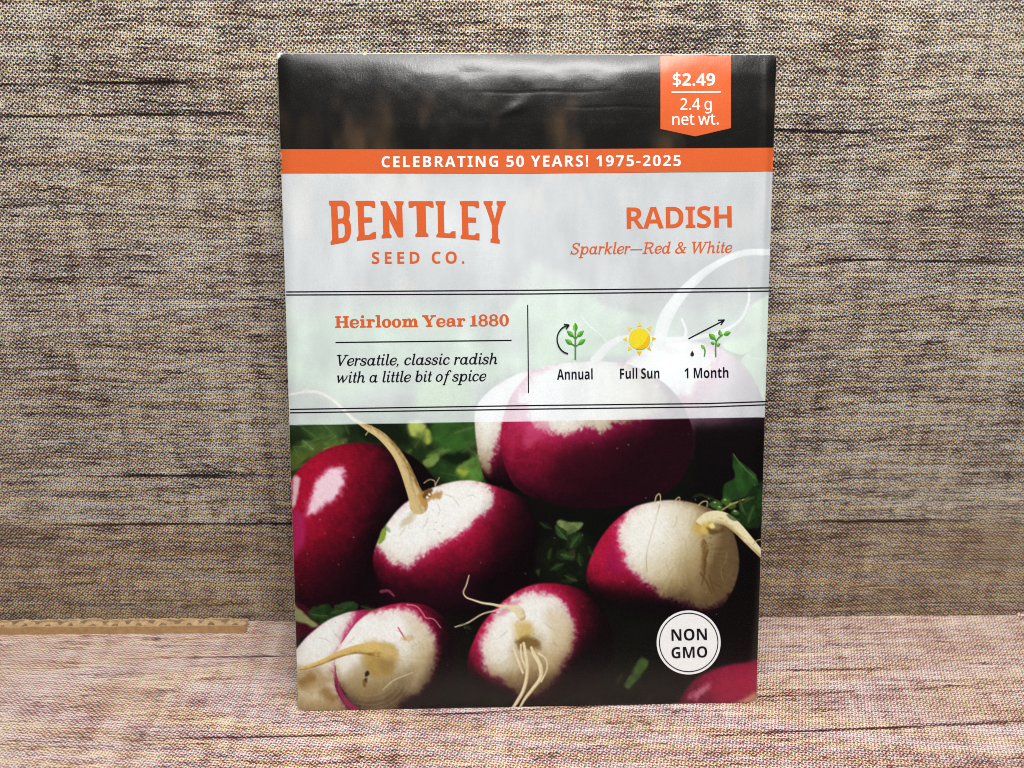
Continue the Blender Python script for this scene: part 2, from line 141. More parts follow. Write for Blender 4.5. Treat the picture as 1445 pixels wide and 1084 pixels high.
# ------------------------------------------------------------------ letter outlines
GL = json.loads(r'''{"X":{"C":[127,[[75,-2,65,-1,47,3,39,7,27,18,22,25,15,41,12,60,12,81,16,100,19,109,29,124,35,130,50,139,58,142,68,143,83,144,99,141,120,134,110,110,90,117,78,119,70,118,63,116,57,112,52,106,48,99,45,91,43,71,45,50,47,42,51,36,56,30,62,26,69,24,78,23,91,24,114,31,114,5,96,0]]],"E":[111,[[18,0,18,142,100,142,100,117,48,117,48,86,96,86,96,61,48,61,48,25,100,25,100,0]]],"L":[112,[[18,0,18,142,48,142,48,25,106,25,106,0]]],"B":[134,[[18,0,18,142,75,142,97,138,105,134,111,129,116,123,119,115,119,100,116,90,111,82,103,77,98,75,98,74,108,71,113,67,118,62,121,55,123,46,122,32,120,24,115,17,109,11,102,6,93,3,82,1],[48,86,71,86,81,88,84,90,87,95,89,102,87,109,83,114,75,116,48,117],[48,25,74,25,83,28,89,33,92,40,92,48,89,54,83,59,79,61,67,62,48,62]]],"R":[131,[[18,0,18,142,73,141,84,139,94,136,102,131,108,126,112,118,115,109,116,99,115,90,112,82,105,73,99,68,89,62,131,0,98,0,64,54,48,54,48,0],[48,79,70,80,79,84,84,90,85,94,85,103,82,111,79,113,70,116,48,117]]],"A":[137,[[0,0,50,143,87,143,137,0,105,0,94,34,43,34,32,0],[50,59,87,59,69,121]]],"T":[115,[[43,0,43,117,4,117,4,142,111,142,111,117,73,117,73,0]]],"I":[77,[[6,0,6,17,24,25,24,117,6,125,6,142,71,142,71,125,54,117,54,25,71,17,71,0]]],"N":[162,[[18,0,18,142,56,142,118,36,117,142,144,142,144,0,106,0,44,107,43,107,45,72,45,0]]],"G":[144,[[78,-2,63,-1,49,3,38,9,29,17,21,27,16,40,13,54,12,71,14,92,16,101,25,117,31,124,45,135,54,139,74,143,91,144,108,142,128,135,118,111,103,117,90,119,79,119,68,116,58,110,51,101,46,90,44,84,43,64,45,52,49,41,54,32,63,26,68,25,80,23,99,25,99,55,72,55,72,80,128,80,128,6,105,0]]],"Y":[124,[[47,0,47,54,0,142,33,142,62,84,92,142,124,142,77,55,77,0]]],"S":[110,[[49,-2,28,0,9,7,9,35,36,25,46,23,57,23,61,24,68,27,71,32,72,38,70,45,64,51,34,67,20,78,14,87,12,95,11,104,12,113,14,121,18,128,24,133,31,138,39,141,48,143,64,144,75,143,85,140,101,134,91,111,70,118,54,119,47,117,43,113,40,108,41,101,44,95,47,93,77,77,86,71,92,65,97,58,101,50,102,39,101,30,98,22,94,15,88,9,80,4,72,1,61,-1]]],"5":[114,[[48,-2,27,0,10,6,10,32,22,27,37,23,47,22,59,24,67,28,70,31,73,35,74,45,73,54,67,61,58,65,43,66,24,63,13,70,18,142,95,142,95,117,44,117,42,89,56,91,72,89,83,86,92,80,99,71,101,66,104,54,104,37,101,27,97,18,90,11,82,5,73,1,61,-1]]],"0":[114,[[57,-2,45,-1,34,3,26,9,19,17,14,28,10,40,8,55,7,71,10,102,15,118,18,125,28,135,34,139,48,144,57,144,69,143,79,139,87,133,94,125,100,114,103,102,106,87,106,71,104,40,99,24,95,17,86,7,80,3,65,-1],[57,22,62,23,66,25,70,29,72,34,75,50,77,71,75,92,72,108,70,113,66,117,62,119,57,120,51,119,47,117,44,113,41,108,38,92,37,71,38,50,41,35,44,29,47,25,51,23]]],"1":[114,[[52,0,53,110,26,88,12,106,57,142,82,142,82,0]]],"9":[114,[[35,-2,16,-1,16,23,29,22,42,22,55,25,61,27,69,34,74,43,78,53,79,66,78,66,73,59,67,54,58,51,46,49,38,50,30,52,23,56,17,61,13,68,9,75,7,84,6,94,7,105,10,115,14,123,19,130,26,136,35,140,44,143,55,144,69,142,81,137,91,128,100,116,103,109,105,101,107,81,106,63,104,51,101,40,96,29,90,20,82,12,71,5,59,1],[55,72,64,74,71,79,75,85,77,92,75,102,71,111,65,117,55,120,47,118,41,114,37,106,35,95,37,85,40,78,46,74]]],"7":[114,[[22,0,75,117,5,117,5,142,107,142,107,123,53,0]]],"2":[114,[[8,0,8,21,49,62,64,79,72,92,73,102,72,109,69,115,63,118,56,119,48,118,40,115,24,104,8,124,24,136,41,142,52,144,65,144,71,143,82,139,91,133,95,129,100,121,102,116,103,106,101,89,96,79,89,70,75,55,45,27,45,25,107,25,107,0]]],"4":[114,[[64,0,64,29,3,29,3,50,66,142,93,142,93,53,110,53,110,29,93,29,93,0],[30,53,64,53,65,108]]],"D":[147,[[18,0,18,142,73,142,93,138,109,130,122,118,127,111,131,103,135,83,136,72,134,56,131,41,124,28,115,18,104,10,91,5,75,1,58,0],[48,25,61,25,80,28,94,37,102,51,104,72,104,83,102,92,99,100,94,106,88,111,81,115,73,117,48,117]]],"H":[152,[[18,0,18,142,48,142,48,86,104,86,104,142,134,142,134,0,104,0,104,61,48,61,48,0]]],"n":[131,[[16,0,16,109,38,109,42,95,44,95,50,102,54,105,63,108,72,110,85,110,93,108,100,105,105,101,110,96,113,89,115,81,116,0,86,0,86,63,85,74,82,81,80,84,77,85,69,87,57,85,53,82,48,73,45,59,45,0]]],"u":[131,[[53,-2,38,0,31,3,25,7,21,13,18,20,16,28,15,38,15,109,45,109,45,45,46,35,49,28,51,25,54,23,62,22,73,24,78,27,83,36,85,49,86,109,115,109,115,0,92,0,89,14,87,14,81,7,73,2,63,-1]]],"a":[120,[[42,-2,35,-1,23,3,18,6,14,11,11,17,9,24,8,32,9,41,11,47,15,53,20,58,27,62,36,64,46,66,76,68,75,76,73,83,71,85,63,89,47,88,28,81,18,101,33,107,49,110,60,111,79,108,87,105,94,101,99,96,102,89,104,82,105,0,85,0,79,15,78,15,71,7,63,2,54,-1],[53,20,58,20,66,23,72,28,75,36,76,50,52,48,48,47,42,42,39,36,40,26,45,21]]],"l":[61,[[16,0,16,151,45,151,45,0]]],"F":[109,[[18,0,18,142,99,142,99,117,48,117,48,81,96,81,96,56,48,56,48,0]]],"M":[188,[[18,0,18,142,59,142,92,33,129,142,170,142,170,0,142,0,142,71,143,111,142,111,106,0,78,0,44,111,43,111,45,74,45,0]]],"o":[123,[[61,-2,47,0,40,2,29,8,24,13,16,24,13,30,11,38,9,54,10,67,12,78,17,88,23,96,31,102,40,107,50,110,62,111,69,110,83,107,94,100,99,96,107,85,110,78,114,63,114,54,113,42,111,31,106,21,100,13,92,6,83,2,73,-1],[62,22,72,24,79,30,83,40,84,54,83,69,79,79,72,85,61,87,51,85,44,79,40,69,39,54,40,40,44,30,51,24]]],"t":[86,[[53,-2,43,-1,35,1,28,6,23,12,21,17,19,27,19,86,5,86,5,99,21,109,29,132,48,132,48,109,79,109,79,86,48,86,48,34,50,26,56,22,66,22,80,25,80,3,68,0]]],"h":[131,[[16,0,16,151,45,151,45,113,44,95,45,95,55,105,63,108,72,110,85,110,99,105,105,101,110,96,113,89,115,81,116,71,116,0,86,0,86,63,85,74,82,81,76,85,69,87,57,85,53,82,48,73,45,59,45,0]]],"e":[118,[[65,-2,57,-2,42,1,30,8,25,12,16,22,13,29,9,45,9,63,11,71,13,79,19,91,28,101,33,104,46,109,53,110,71,110,80,107,89,103,96,98,102,91,106,82,108,72,109,47,39,47,41,36,43,31,50,24,55,22,66,20,81,21,89,23,103,29,103,6,86,0],[40,67,81,67,80,76,76,83,70,88,60,89,53,88,46,84,42,77]]]},"X2":{"!":[53,[[40,145,13,145,19,37,35,37],[13,4,16,-2,21,-5,29,-5,35,-3,39,1,41,7,41,15,39,21,35,25,29,26,24,26,18,25,14,21,12,11]]],"-":[64,[[59,43,59,64,5,64,5,43]]],"$":[114,[[48,-14,66,-14,66,8,81,12,94,19,99,24,102,30,105,44,103,58,94,68,81,75,66,80,66,115,78,114,94,108,101,128,83,134,66,136,66,154,48,154,48,136,34,133,21,126,13,115,10,106,11,92,17,80,28,71,48,63,48,28,30,30,10,37,10,14,29,9,48,7],[66,29,72,31,78,34,82,38,83,43,82,48,79,52,73,55,66,58],[48,115,42,114,36,111,33,107,32,102,33,96,36,92,41,89,48,87]]],".":[53,[[13,4,16,-2,21,-5,29,-5,35,-3,39,1,41,7,41,15,39,21,35,25,29,26,24,26,18,25,14,21,12,11]]]},"R":{"2":[114,[[104,17,33,17,77,61,85,70,91,80,97,95,98,106,97,117,93,127,87,134,78,140,61,145,42,144,30,140,20,135,10,127,20,114,33,123,45,127,60,128,69,125,75,119,77,115,79,111,79,101,75,88,68,76,51,58,9,15,9,-1,104,-1]]],".":[53,[[14,4,17,0,22,-3,29,-3,34,-2,38,2,40,7,40,14,38,20,34,23,29,25,24,25,19,23,16,20,14,11]]],"4":[114,[[111,49,90,49,90,144,71,144,3,47,3,31,71,31,71,-1,90,-1,90,31,111,31],[71,93,72,123,73,123,66,110,23,49,71,49]]],"g":[122,[[45,108,36,106,28,101,22,94,17,86,13,76,11,65,10,53,11,41,13,30,17,20,22,12,28,6,36,1,45,-2,55,-3,65,-2,78,4,88,13,87,-10,85,-15,83,-20,76,-28,65,-32,53,-32,37,-30,18,-24,18,-42,27,-45,41,-48,66,-48,79,-46,90,-40,98,-32,101,-27,105,-16,106,-2,106,107,91,107,88,93,88,93,82,100,74,105,65,108,55,109],[57,93,46,90,37,83,32,70,30,53,32,36,37,23,41,19,46,16,51,14,57,13,71,15,76,18,80,22,84,26,86,33,87,53,86,72,80,84,78,87,71,91]]],"n":[123,[[58,108,49,105,40,100,34,93,34,93,32,107,16,107,16,-1,35,-1,36,64,39,78,42,83,46,88,51,91,58,92,66,93,71,93,80,90,83,87,87,79,89,68,89,-1,108,-1,108,69,107,79,105,87,102,94,98,100,92,104,85,107,68,109]]],"e":[112,[[45,108,38,106,28,99,19,89,13,76,12,69,10,53,12,36,14,29,20,16,30,7,35,3,41,1,55,-2,68,-3,81,-1,98,4,98,21,85,17,73,14,56,14,49,16,44,19,39,23,35,28,31,42,30,49,103,49,102,74,100,80,95,91,87,100,77,106,71,108,58,109],[58,93,47,91,39,86,33,76,30,65,83,65,81,76,77,85,69,91]]],"t":[72,[[46,14,41,18,39,20,37,27,37,92,67,92,67,107,37,107,37,132,25,132,18,109,2,102,2,92,17,92,17,31,19,19,22,11,27,4,34,0,41,-2,54,-3,68,1,68,15,53,13]]],"w":[156,[[103,-1,125,-1,155,108,136,108,118,41,114,19,114,19,110,37,88,108,68,108,48,44,42,19,43,19,38,41,21,108,1,108,31,-1,52,-1,72,64,78,88,78,88,85,60]]]},"N":{"N":[162,[[18,0,18,142,56,142,118,36,117,142,144,142,144,0,106,0,44,107,43,107,45,72,45,0]]],"O":[158,[[79,-2,68,-1,49,3,41,7,28,18,23,25,16,41,13,51,12,71,13,92,16,101,23,117,28,124,41,135,49,139,68,144,79,144,90,144,109,139,117,135,130,124,135,117,143,101,146,82,147,71,145,51,143,41,135,25,130,18,117,7,109,3,100,0],[79,23,88,24,96,26,102,30,107,36,110,43,113,51,115,71,113,91,110,99,107,106,102,112,96,116,88,118,79,119,70,118,63,116,57,112,52,106,48,99,45,91,43,71,45,51,48,43,52,36,57,30,63,26,70,24]]],"G":[144,[[78,-2,63,-1,49,3,38,9,29,17,21,27,16,40,13,54,12,71,14,92,16,101,25,117,31,124,45,135,54,139,74,143,91,144,108,142,128,135,118,111,103,117,90,119,79,119,68,116,58,110,51,101,46,90,44,84,43,64,45,52,49,41,54,32,63,26,68,25,80,23,99,25,99,55,72,55,72,80,128,80,128,6,105,0]]],"M":[188,[[18,0,18,142,59,142,92,33,129,142,170,142,170,0,142,0,142,71,143,111,142,111,106,0,78,0,44,111,43,111,45,74,45,0]]]},"Q":{"S":[110,[[49,-2,28,0,9,7,9,35,36,25,46,23,57,23,61,24,68,27,71,32,72,38,70,45,64,51,34,67,20,78,14,87,12,95,11,104,12,113,14,121,18,128,24,133,31,138,39,141,48,143,64,144,75,143,85,140,101,134,91,111,70,118,54,119,47,117,43,113,40,108,41,101,44,95,47,93,77,77,86,71,92,65,97,58,101,50,102,39,101,30,98,22,94,15,88,9,80,4,72,1,61,-1]]],"E":[111,[[18,0,18,142,100,142,100,117,48,117,48,86,96,86,96,61,48,61,48,25,100,25,100,0]]],"D":[147,[[18,0,18,142,73,142,93,138,109,130,122,118,127,111,131,103,135,83,136,72,134,56,131,41,124,28,115,18,104,10,91,5,75,1,58,0],[48,25,61,25,80,28,94,37,102,51,104,72,104,83,102,92,99,100,94,106,88,111,81,115,73,117,48,117]]],"C":[127,[[75,-2,65,-1,47,3,39,7,27,18,22,25,15,41,12,60,12,81,16,100,19,109,29,124,35,130,50,139,58,142,68,143,83,144,99,141,120,134,110,110,90,117,78,119,70,118,63,116,57,112,52,106,48,99,45,91,43,71,45,50,47,42,51,36,56,30,62,26,69,24,78,23,91,24,114,31,114,5,96,0]]],"O":[158,[[79,-2,68,-1,49,3,41,7,28,18,23,25,16,41,13,51,12,71,13,92,16,101,23,117,28,124,41,135,49,139,68,144,79,144,90,144,109,139,117,135,130,124,135,117,143,101,146,82,147,71,145,51,143,41,135,25,130,18,117,7,109,3,100,0],[79,23,88,24,96,26,102,30,107,36,110,43,113,51,115,71,113,91,110,99,107,106,102,112,96,116,88,118,79,119,70,118,63,116,57,112,52,106,48,99,45,91,43,71,45,51,48,43,52,36,57,30,63,26,70,24]]]},"I":{"i":[52,[[30,-2,25,0,21,4,18,14,19,28,31,88,23,88,22,90,24,98,25,100,33,100,38,104,44,106,50,104,53,100,39,30,38,16,40,12,42,13,52,19,56,20,59,18,60,14,57,10,44,-1,37,-3],[47,129,43,131,41,134,40,138,41,144,43,148,47,151,51,153,57,153,61,151,63,148,64,144,63,138,60,134,57,131,53,129]]],"l":[52,[[30,-2,24,1,20,6,18,18,19,30,41,140,33,140,32,142,34,150,35,152,43,152,48,156,54,158,60,156,63,152,39,30,38,16,40,12,42,13,52,19,56,20,59,18,60,14,57,10,44,-1,37,-3]]],"t":[54,[[32,-2,26,1,22,6,20,18,21,30,33,88,23,88,21,90,23,98,25,100,35,100,42,134,47,140,53,142,59,140,61,134,55,100,67,100,69,98,67,90,65,88,53,88,41,28,40,16,42,12,44,13,54,19,58,20,61,18,62,14,59,10,46,-1,39,-3]]],"r":[70,[[17,-5,14,-2,13,4,29,88,21,88,20,90,22,98,23,100,31,100,36,104,42,106,46,105,49,102,50,98,49,92,61,99,70,103,76,103,85,99,87,96,89,87,87,82,83,78,78,76,73,77,69,80,68,86,67,87,57,81,52,74,43,58,32,2,30,-2,25,-5,21,-6]]],"h":[104,[[17,-5,14,-2,13,4,39,140,31,140,30,142,32,150,33,152,41,152,46,156,52,158,58,156,60,150,49,90,63,100,74,103,83,102,89,99,92,96,97,86,99,71,98,58,90,24,90,16,92,12,101,18,106,19,109,16,109,12,108,10,98,1,90,-3,80,-2,73,4,70,12,70,22,78,60,79,70,75,82,72,85,68,86,62,83,54,76,43,56,33,4,31,0,25,-5,21,-6]]],"a":[106,[[38,-2,28,2,22,8,17,17,14,28,13,40,15,52,19,64,24,76,30,84,37,91,44,97,53,101,62,103,71,102,79,99,86,94,88,100,92,104,96,106,102,105,105,102,106,96,93,30,92,16,94,12,96,13,106,19,110,20,113,17,113,12,100,0,91,-3,85,-3,80,-1,72,9,62,2,54,-2,45,-3],[43,12,50,11,55,13,59,17,68,29,73,44,76,60,75,74,70,85,67,88,63,89,59,89,54,87,47,80,41,70,36,56,33,42,34,28,37,17]]],"d":[106,[[38,-2,30,1,23,7,18,14,15,24,13,34,14,46,16,58,20,68,26,78,34,88,42,95,51,100,59,103,69,103,77,100,86,94,95,140,87,140,86,142,88,150,89,152,97,152,104,157,110,158,114,156,117,152,93,30,92,16,94,12,96,13,106,19,110,20,113,17,113,12,100,0,91,-3,85,-3,80,-1,72,9,62,2,54,-2,45,-3],[43,12,50,11,55,13,59,17,68,29,73,44,76,60,75,74,70,85,67,88,63,89,59,89,54,87,47,80,41,70,36,56,33,42,34,28,37,17]]],"c":[84,[[41,-4,34,-2,27,2,21,8,17,14,14,22,12,32,12,42,14,52,17,62,23,74,30,84,37,92,42,96,51,101,60,103,70,104,80,102,88,96,94,82,93,74,89,70,85,68,81,68,77,69,75,72,74,76,74,80,77,84,76,86,70,90,63,90,54,85,49,80,44,72,35,54,33,42,34,28,37,22,41,16,46,11,50,10,56,12,65,17,80,32,82,34,86,34,88,32,89,28,77,12,68,4,53,-3,47,-5]]],"e":[86,[[41,-4,34,-2,25,4,20,9,16,16,13,26,12,36,13,46,15,56,19,66,26,78,32,86,40,93,49,99,57,102,68,104,78,104,85,102,91,98,98,86,100,74,99,68,95,60,90,54,81,49,33,39,34,32,36,24,39,18,45,12,50,10,56,12,65,17,82,34,85,36,89,36,91,34,92,30,89,26,78,13,68,4,60,-1,53,-4,47,-5],[35,54,36,52,52,54,71,59,80,62,82,66,83,74,82,82,79,88,75,90,69,91,63,89,54,84,49,79,44,72]]],"o":[94,[[36,-2,28,1,23,6,18,12,15,20,13,30,12,40,14,50,16,60,25,78,31,86,38,92,45,97,53,102,62,104,70,104,77,102,85,97,91,90,95,82,98,72,99,62,98,52,95,40,91,30,85,20,78,12,69,4,60,-1,51,-3,43,-4],[48,10,56,13,66,22,73,34,78,50,79,66,77,78,71,87,63,90,55,87,45,78,38,66,34,50,32,34,34,22,40,13]]],"s":[80,[[39,-4,26,-2,15,4,10,12,8,28,10,32,15,35,21,36,25,35,27,32,27,28,24,20,25,16,30,12,36,10,42,10,50,13,57,16,61,20,64,26,61,32,53,39,39,47,30,54,23,64,21,72,23,78,25,84,34,94,47,101,62,104,75,101,82,98,86,94,88,88,89,76,87,68,85,66,80,65,76,65,73,67,71,72,72,76,74,80,74,84,71,87,63,90,55,89,46,84,41,78,40,74,50,64,67,57,74,50,82,38,83,32,83,26,80,20,77,14,67,4,54,-2]]],"p":[106,[[10,-53,6,-50,-6,-50,-7,-48,-6,-40,-3,-38,7,-38,31,88,23,88,21,90,23,98,25,100,33,100,40,105,46,106,51,102,52,98,51,92,61,99,72,103,82,104,89,102,97,99,103,92,108,84,111,74,112,64,111,52,108,40,104,30,98,20,89,10,81,3,70,-2,61,-4,51,-3,42,1,36,8,27,-38,43,-38,44,-40,43,-48,40,-50,22,-50,16,-54],[62,10,66,11,70,13,79,22,86,34,90,50,92,66,90,78,85,87,81,89,77,90,73,89,69,87,60,78,53,66,48,50,47,34,49,22,54,13,58,11]]],"b":[100,[[38,-2,30,1,24,8,20,18,19,30,40,138,39,140,33,140,31,142,32,150,35,152,43,152,48,156,54,158,60,156,62,150,53,98,54,97,65,102,76,104,85,102,93,98,99,91,104,80,107,68,106,56,104,42,98,28,90,16,81,7,72,1,61,-3,51,-4],[58,10,62,11,67,13,74,21,81,34,86,50,87,66,85,79,80,87,77,89,73,90,69,89,64,87,57,79,50,66,46,50,44,34,46,21,51,13,54,11]]],"k":[98,[[19,-5,16,-2,15,4,41,140,33,140,31,142,32,150,35,152,43,152,48,156,54,158,60,156,62,152,62,148,45,58,45,60,50,64,55,66,79,88,75,88,73,90,75,98,77,100,111,100,113,98,111,90,109,88,99,88,96,86,65,58,76,32,82,12,84,11,93,17,97,18,100,16,101,12,99,8,86,-2,77,-4,70,-2,63,6,48,43,41,36,35,4,33,0,27,-5,23,-6]]],"w":[138,[[32,0,29,4,25,32,21,86,21,88,17,88,15,90,17,98,19,100,27,100,33,102,39,100,45,100,47,98,45,90,43,88,42,86,45,36,47,39,73,84,73,92,75,96,79,100,83,102,87,102,91,100,94,94,97,28,112,46,122,62,131,84,132,96,133,98,137,101,143,100,145,96,146,86,135,60,125,42,99,10,95,2,90,-1,86,-1,82,1,81,4,75,56,73,57,47,12,45,4,42,1,38,-1]]],"f":[62,[[0,-50,-1,-48,0,-40,3,-38,7,-38,9,-36,21,-4,45,86,45,88,29,88,27,90,29,98,31,100,49,100,58,128,63,136,68,144,77,152,84,156,92,158,98,157,101,155,105,150,110,140,109,134,104,128,100,127,96,128,92,132,93,140,91,143,89,144,85,142,83,140,77,130,69,102,69,100,83,100,85,98,83,90,81,88,67,88,65,86,43,4,37,-14,26,-36,27,-38,33,-38,34,-40,33,-48,30,-50]]],",":[40,[[-2,-30,-2,-28,-1,-26,8,-16,12,-8,14,0,12,8,14,14,20,19,24,20,28,19,31,16,32,12,31,2,28,-4,20,-14,12,-22,2,-30,0,-31]]],"S":[112,[[44,-2,30,2,22,10,20,2,18,0,10,0,8,2,15,38,15,42,17,46,21,49,27,48,29,44,33,25,35,18,42,13,52,11,58,11,65,13,71,17,78,22,86,34,88,44,85,52,76,62,49,79,39,90,35,98,34,108,35,118,38,126,44,134,51,141,60,146,71,150,81,152,91,151,102,147,113,140,114,146,116,148,124,148,126,146,120,114,120,108,118,104,113,101,109,101,106,104,104,126,97,132,88,137,80,138,70,134,61,128,55,120,53,112,57,102,64,95,87,81,99,70,104,63,107,56,109,44,106,34,101,24,95,16,88,9,77,3,66,-1,55,-3]]],"R":[138,[[29,-5,24,0,8,0,6,2,8,10,10,12,24,12,27,14,49,134,48,136,34,136,32,138,34,146,36,148,52,148,57,153,63,154,67,154,72,149,104,149,116,147,125,144,134,138,139,130,140,122,138,110,132,98,123,86,114,78,102,72,112,48,118,14,120,12,122,12,133,18,137,18,140,14,140,10,137,8,122,-1,114,-2,106,0,102,4,99,10,92,40,81,67,79,68,59,68,57,66,47,14,48,12,62,12,64,10,62,2,60,0,44,0,37,-5,33,-6],[60,82,71,81,82,83,86,85,97,87,105,92,112,100,118,112,120,122,116,128,109,133,102,136,80,136,72,135,70,134]]],"W":[196,[[53,-3,50,0,49,4,45,134,44,136,32,136,30,138,32,146,34,148,46,148,51,152,57,154,63,152,66,148,80,148,82,146,80,138,78,136,66,136,68,44,70,42,116,134,116,136,108,136,106,138,108,146,110,148,122,148,128,150,134,148,144,148,146,146,144,138,142,136,138,136,137,134,140,43,142,43,188,136,178,136,176,138,178,146,180,148,194,148,201,151,206,148,224,148,226,146,224,138,222,136,204,136,202,134,141,12,141,6,138,0,133,-3,127,-4,124,-2,121,2,118,103,116,104,69,12,69,6,68,2,61,-3,57,-4]]],"V":[136,[[63,-3,60,0,59,4,48,135,32,136,30,138,32,146,34,148,48,148,53,152,59,154,65,152,68,148,84,148,86,146,84,138,82,136,70,136,69,134,77,36,129,134,128,136,118,136,116,138,118,146,120,148,136,148,143,151,148,148,166,148,168,146,166,138,164,136,146,136,144,134,80,12,79,6,78,2,71,-3,67,-4]]],"&":[138,[[43,-4,28,1,19,10,16,16,15,22,15,30,17,38,21,48,29,58,46,73,60,82,60,84,53,101,51,112,53,124,57,134,63,141,71,146,80,149,88,150,98,147,105,142,110,134,112,126,112,114,107,104,99,94,85,82,108,40,118,54,123,70,111,70,110,72,111,80,114,82,150,82,151,80,150,72,147,70,139,70,137,68,133,56,130,48,124,40,114,28,119,17,122,13,135,18,139,16,140,12,137,8,126,0,120,-2,114,-2,108,1,98,12,82,2,70,-3,55,-5],[50,12,60,11,72,13,83,18,91,24,67,69,65,70,56,63,46,54,39,44,35,36,34,28,36,22,41,16],[78,96,80,94,87,100,93,108,96,116,96,124,93,132,90,135,84,136,78,134,73,130,70,122,70,112]]],"—":[150,[[15,46,13,48,15,58,17,60,155,60,157,58,155,48,153,46]]]},"B":{"H":[170,[[6,0,4,2,4,16,6,17,18,17,20,18,20,124,18,125,6,125,4,126,4,140,6,142,72,142,74,140,74,126,72,125,60,125,58,124,58,80,112,80,112,124,110,125,96,125,94,126,94,140,96,142,162,142,164,140,164,126,162,125,152,125,150,124,150,18,152,17,162,17,164,16,164,2,162,0,96,0,94,2,94,16,96,17,110,17,112,18,112,64,58,64,58,18,60,17,72,17,74,16,74,2,72,0]]],"e":[116,[[42,-4,30,-1,20,5,14,12,8,22,3,36,2,48,3,60,7,74,11,84,17,92,24,98,30,101,42,104,58,105,70,104,82,101,89,98,97,92,108,78,111,70,112,64,112,58,110,52,104,45,94,41,40,41,39,40,41,30,44,24,50,18,58,13,64,11,72,13,84,18,102,34,106,34,109,32,110,30,110,26,96,8,90,3,82,-1,74,-4,64,-6],[38,56,40,55,58,55,86,55,87,56,78,82,70,88,62,89,58,89,52,86,44,78,41,70]]],"i":[76,[[8,0,6,2,6,16,8,17,20,17,22,18,22,82,20,83,8,83,6,84,6,98,8,100,56,100,58,98,58,18,60,17,72,17,74,16,74,2,72,0],[34,115,28,118,22,124,20,130,20,136,22,142,28,148,34,151,42,151,48,148,52,144,55,138,56,130,54,124,48,118,42,115]]],"l":[76,[[8,0,6,2,6,16,8,17,20,17,22,18,22,132,20,133,8,133,6,134,6,148,8,150,56,150,58,148,58,18,60,17,72,17,74,16,74,2,72,0]]],"r":[106,[[8,0,6,2,6,16,8,17,20,17,22,18,22,82,20,83,8,83,6,84,6,98,8,100,56,100,58,98,58,94,68,100,80,103,86,102,98,96,104,88,106,82,105,74,101,68,96,65,92,64,86,65,82,66,78,69,75,74,74,84,69,82,66,78,58,58,58,18,60,17,72,17,74,16,74,2,72,0]]],"o":[116,[[48,-4,38,-1,28,4,20,10,13,18,8,28,4,38,3,48,4,60,7,70,12,80,18,88,26,95,36,100,46,104,56,105,68,104,78,101,88,96,96,90,103,82,108,72,112,62,113,52,112,40,109,30,104,20,98,12,90,5,80,0,70,-4,60,-5],[54,12,58,11,62,12,69,18,74,30,77,46,76,62,72,76,66,85,62,88,58,89,52,87,46,80,41,68,39,54,40,40,42,28,47,18]]],"m":[200,[[8,0,6,2,6,16,8,17,20,17,22,18,22,82,20,83,8,83,6,84,6,98,8,100,56,100,58,98,58,92,58,94,60,94,66,99,73,102,84,105,92,105,98,103,105,98,111,90,116,81,122,92,130,99,142,104,154,105,160,103,166,99,176,85,181,72,182,60,182,18,184,17,194,17,195,16,195,2,194,0,136,0,134,2,134,16,146,18,146,64,142,83,140,84,136,82,133,78,121,54,120,18,122,17,132,17,134,16,134,2,132,0],[58,18,60,17,82,17,84,18,84,64,80,82,78,84,74,83,70,80,58,56]]],"Y":[160,[[46,0,44,2,44,16,46,17,62,17,64,18,64,48,62,50,20,124,2,125,0,126,0,140,2,142,72,142,74,140,74,126,72,125,64,125,63,124,86,83,112,124,110,125,100,125,98,126,98,140,100,142,122,142,130,145,138,142,160,142,162,140,162,126,160,125,134,125,133,124,96,68,96,62,100,62,102,60,102,18,104,17,118,17,120,16,120,2,118,0]]],"a":[122,[[36,-2,26,1,17,6,10,14,6,22,4,34,8,45,16,53,22,57,26,58,18,60,12,66,10,72,11,80,14,85,21,90,28,98,38,102,50,104,66,105,78,104,86,102,96,94,103,82,106,70,107,58,106,30,104,20,106,18,114,16,118,13,120,8,119,4,116,1,112,0,100,2,92,4,82,10,56,-2,48,-3],[50,14,54,14,58,16,72,24,70,34,69,48,68,50,56,48,50,46,42,41,36,34,35,28,38,20,42,16],[37,62,38,61,40,61,70,66,70,80,69,82,64,86,56,89,48,89,40,86,39,84,42,78,42,72,40,66]]],"1":[104,[[14,0,12,2,12,16,14,17,36,17,38,18,38,110,36,112,18,116,16,115,10,108,8,108,8,106,8,118,18,116,40,142,74,142,76,140,76,18,78,17,96,17,98,16,98,2,96,0]]],"8":[122,[[50,-2,35,2,22,9,13,18,7,30,5,36,5,44,8,56,16,67,27,76,27,78,19,86,14,94,12,102,12,110,14,118,18,124,22,130,30,136,38,140,48,144,58,145,68,145,80,142,92,136,100,130,107,120,110,110,109,98,104,88,95,78,95,76,105,68,113,58,116,48,117,36,114,26,109,18,102,11,94,5,84,1,73,-2,62,-3],[55,14,64,13,72,16,79,22,84,32,85,42,83,52,78,61,70,67,54,67,50,66,43,60,38,50,37,38,40,28,46,19],[51,86,54,85,70,85,76,90,80,96,82,104,81,114,76,122,68,128,62,129,54,128,48,124,42,116,40,108,41,100,44,92]]],"0":[122,[[52,-2,42,1,32,8,24,16,17,26,11,38,7,50,5,64,5,78,7,92,11,104,17,116,24,127,32,134,42,141,52,144,64,145,76,142,86,137,95,130,103,120,109,108,114,94,117,80,117,64,115,50,110,35,103,22,95,12,85,4,74,-1,64,-3],[57,14,62,13,66,15,73,24,78,42,81,64,80,88,76,109,70,123,66,127,62,129,58,128,54,125,48,115,43,98,41,78,42,56,45,36,50,23,54,17]]]}}''')
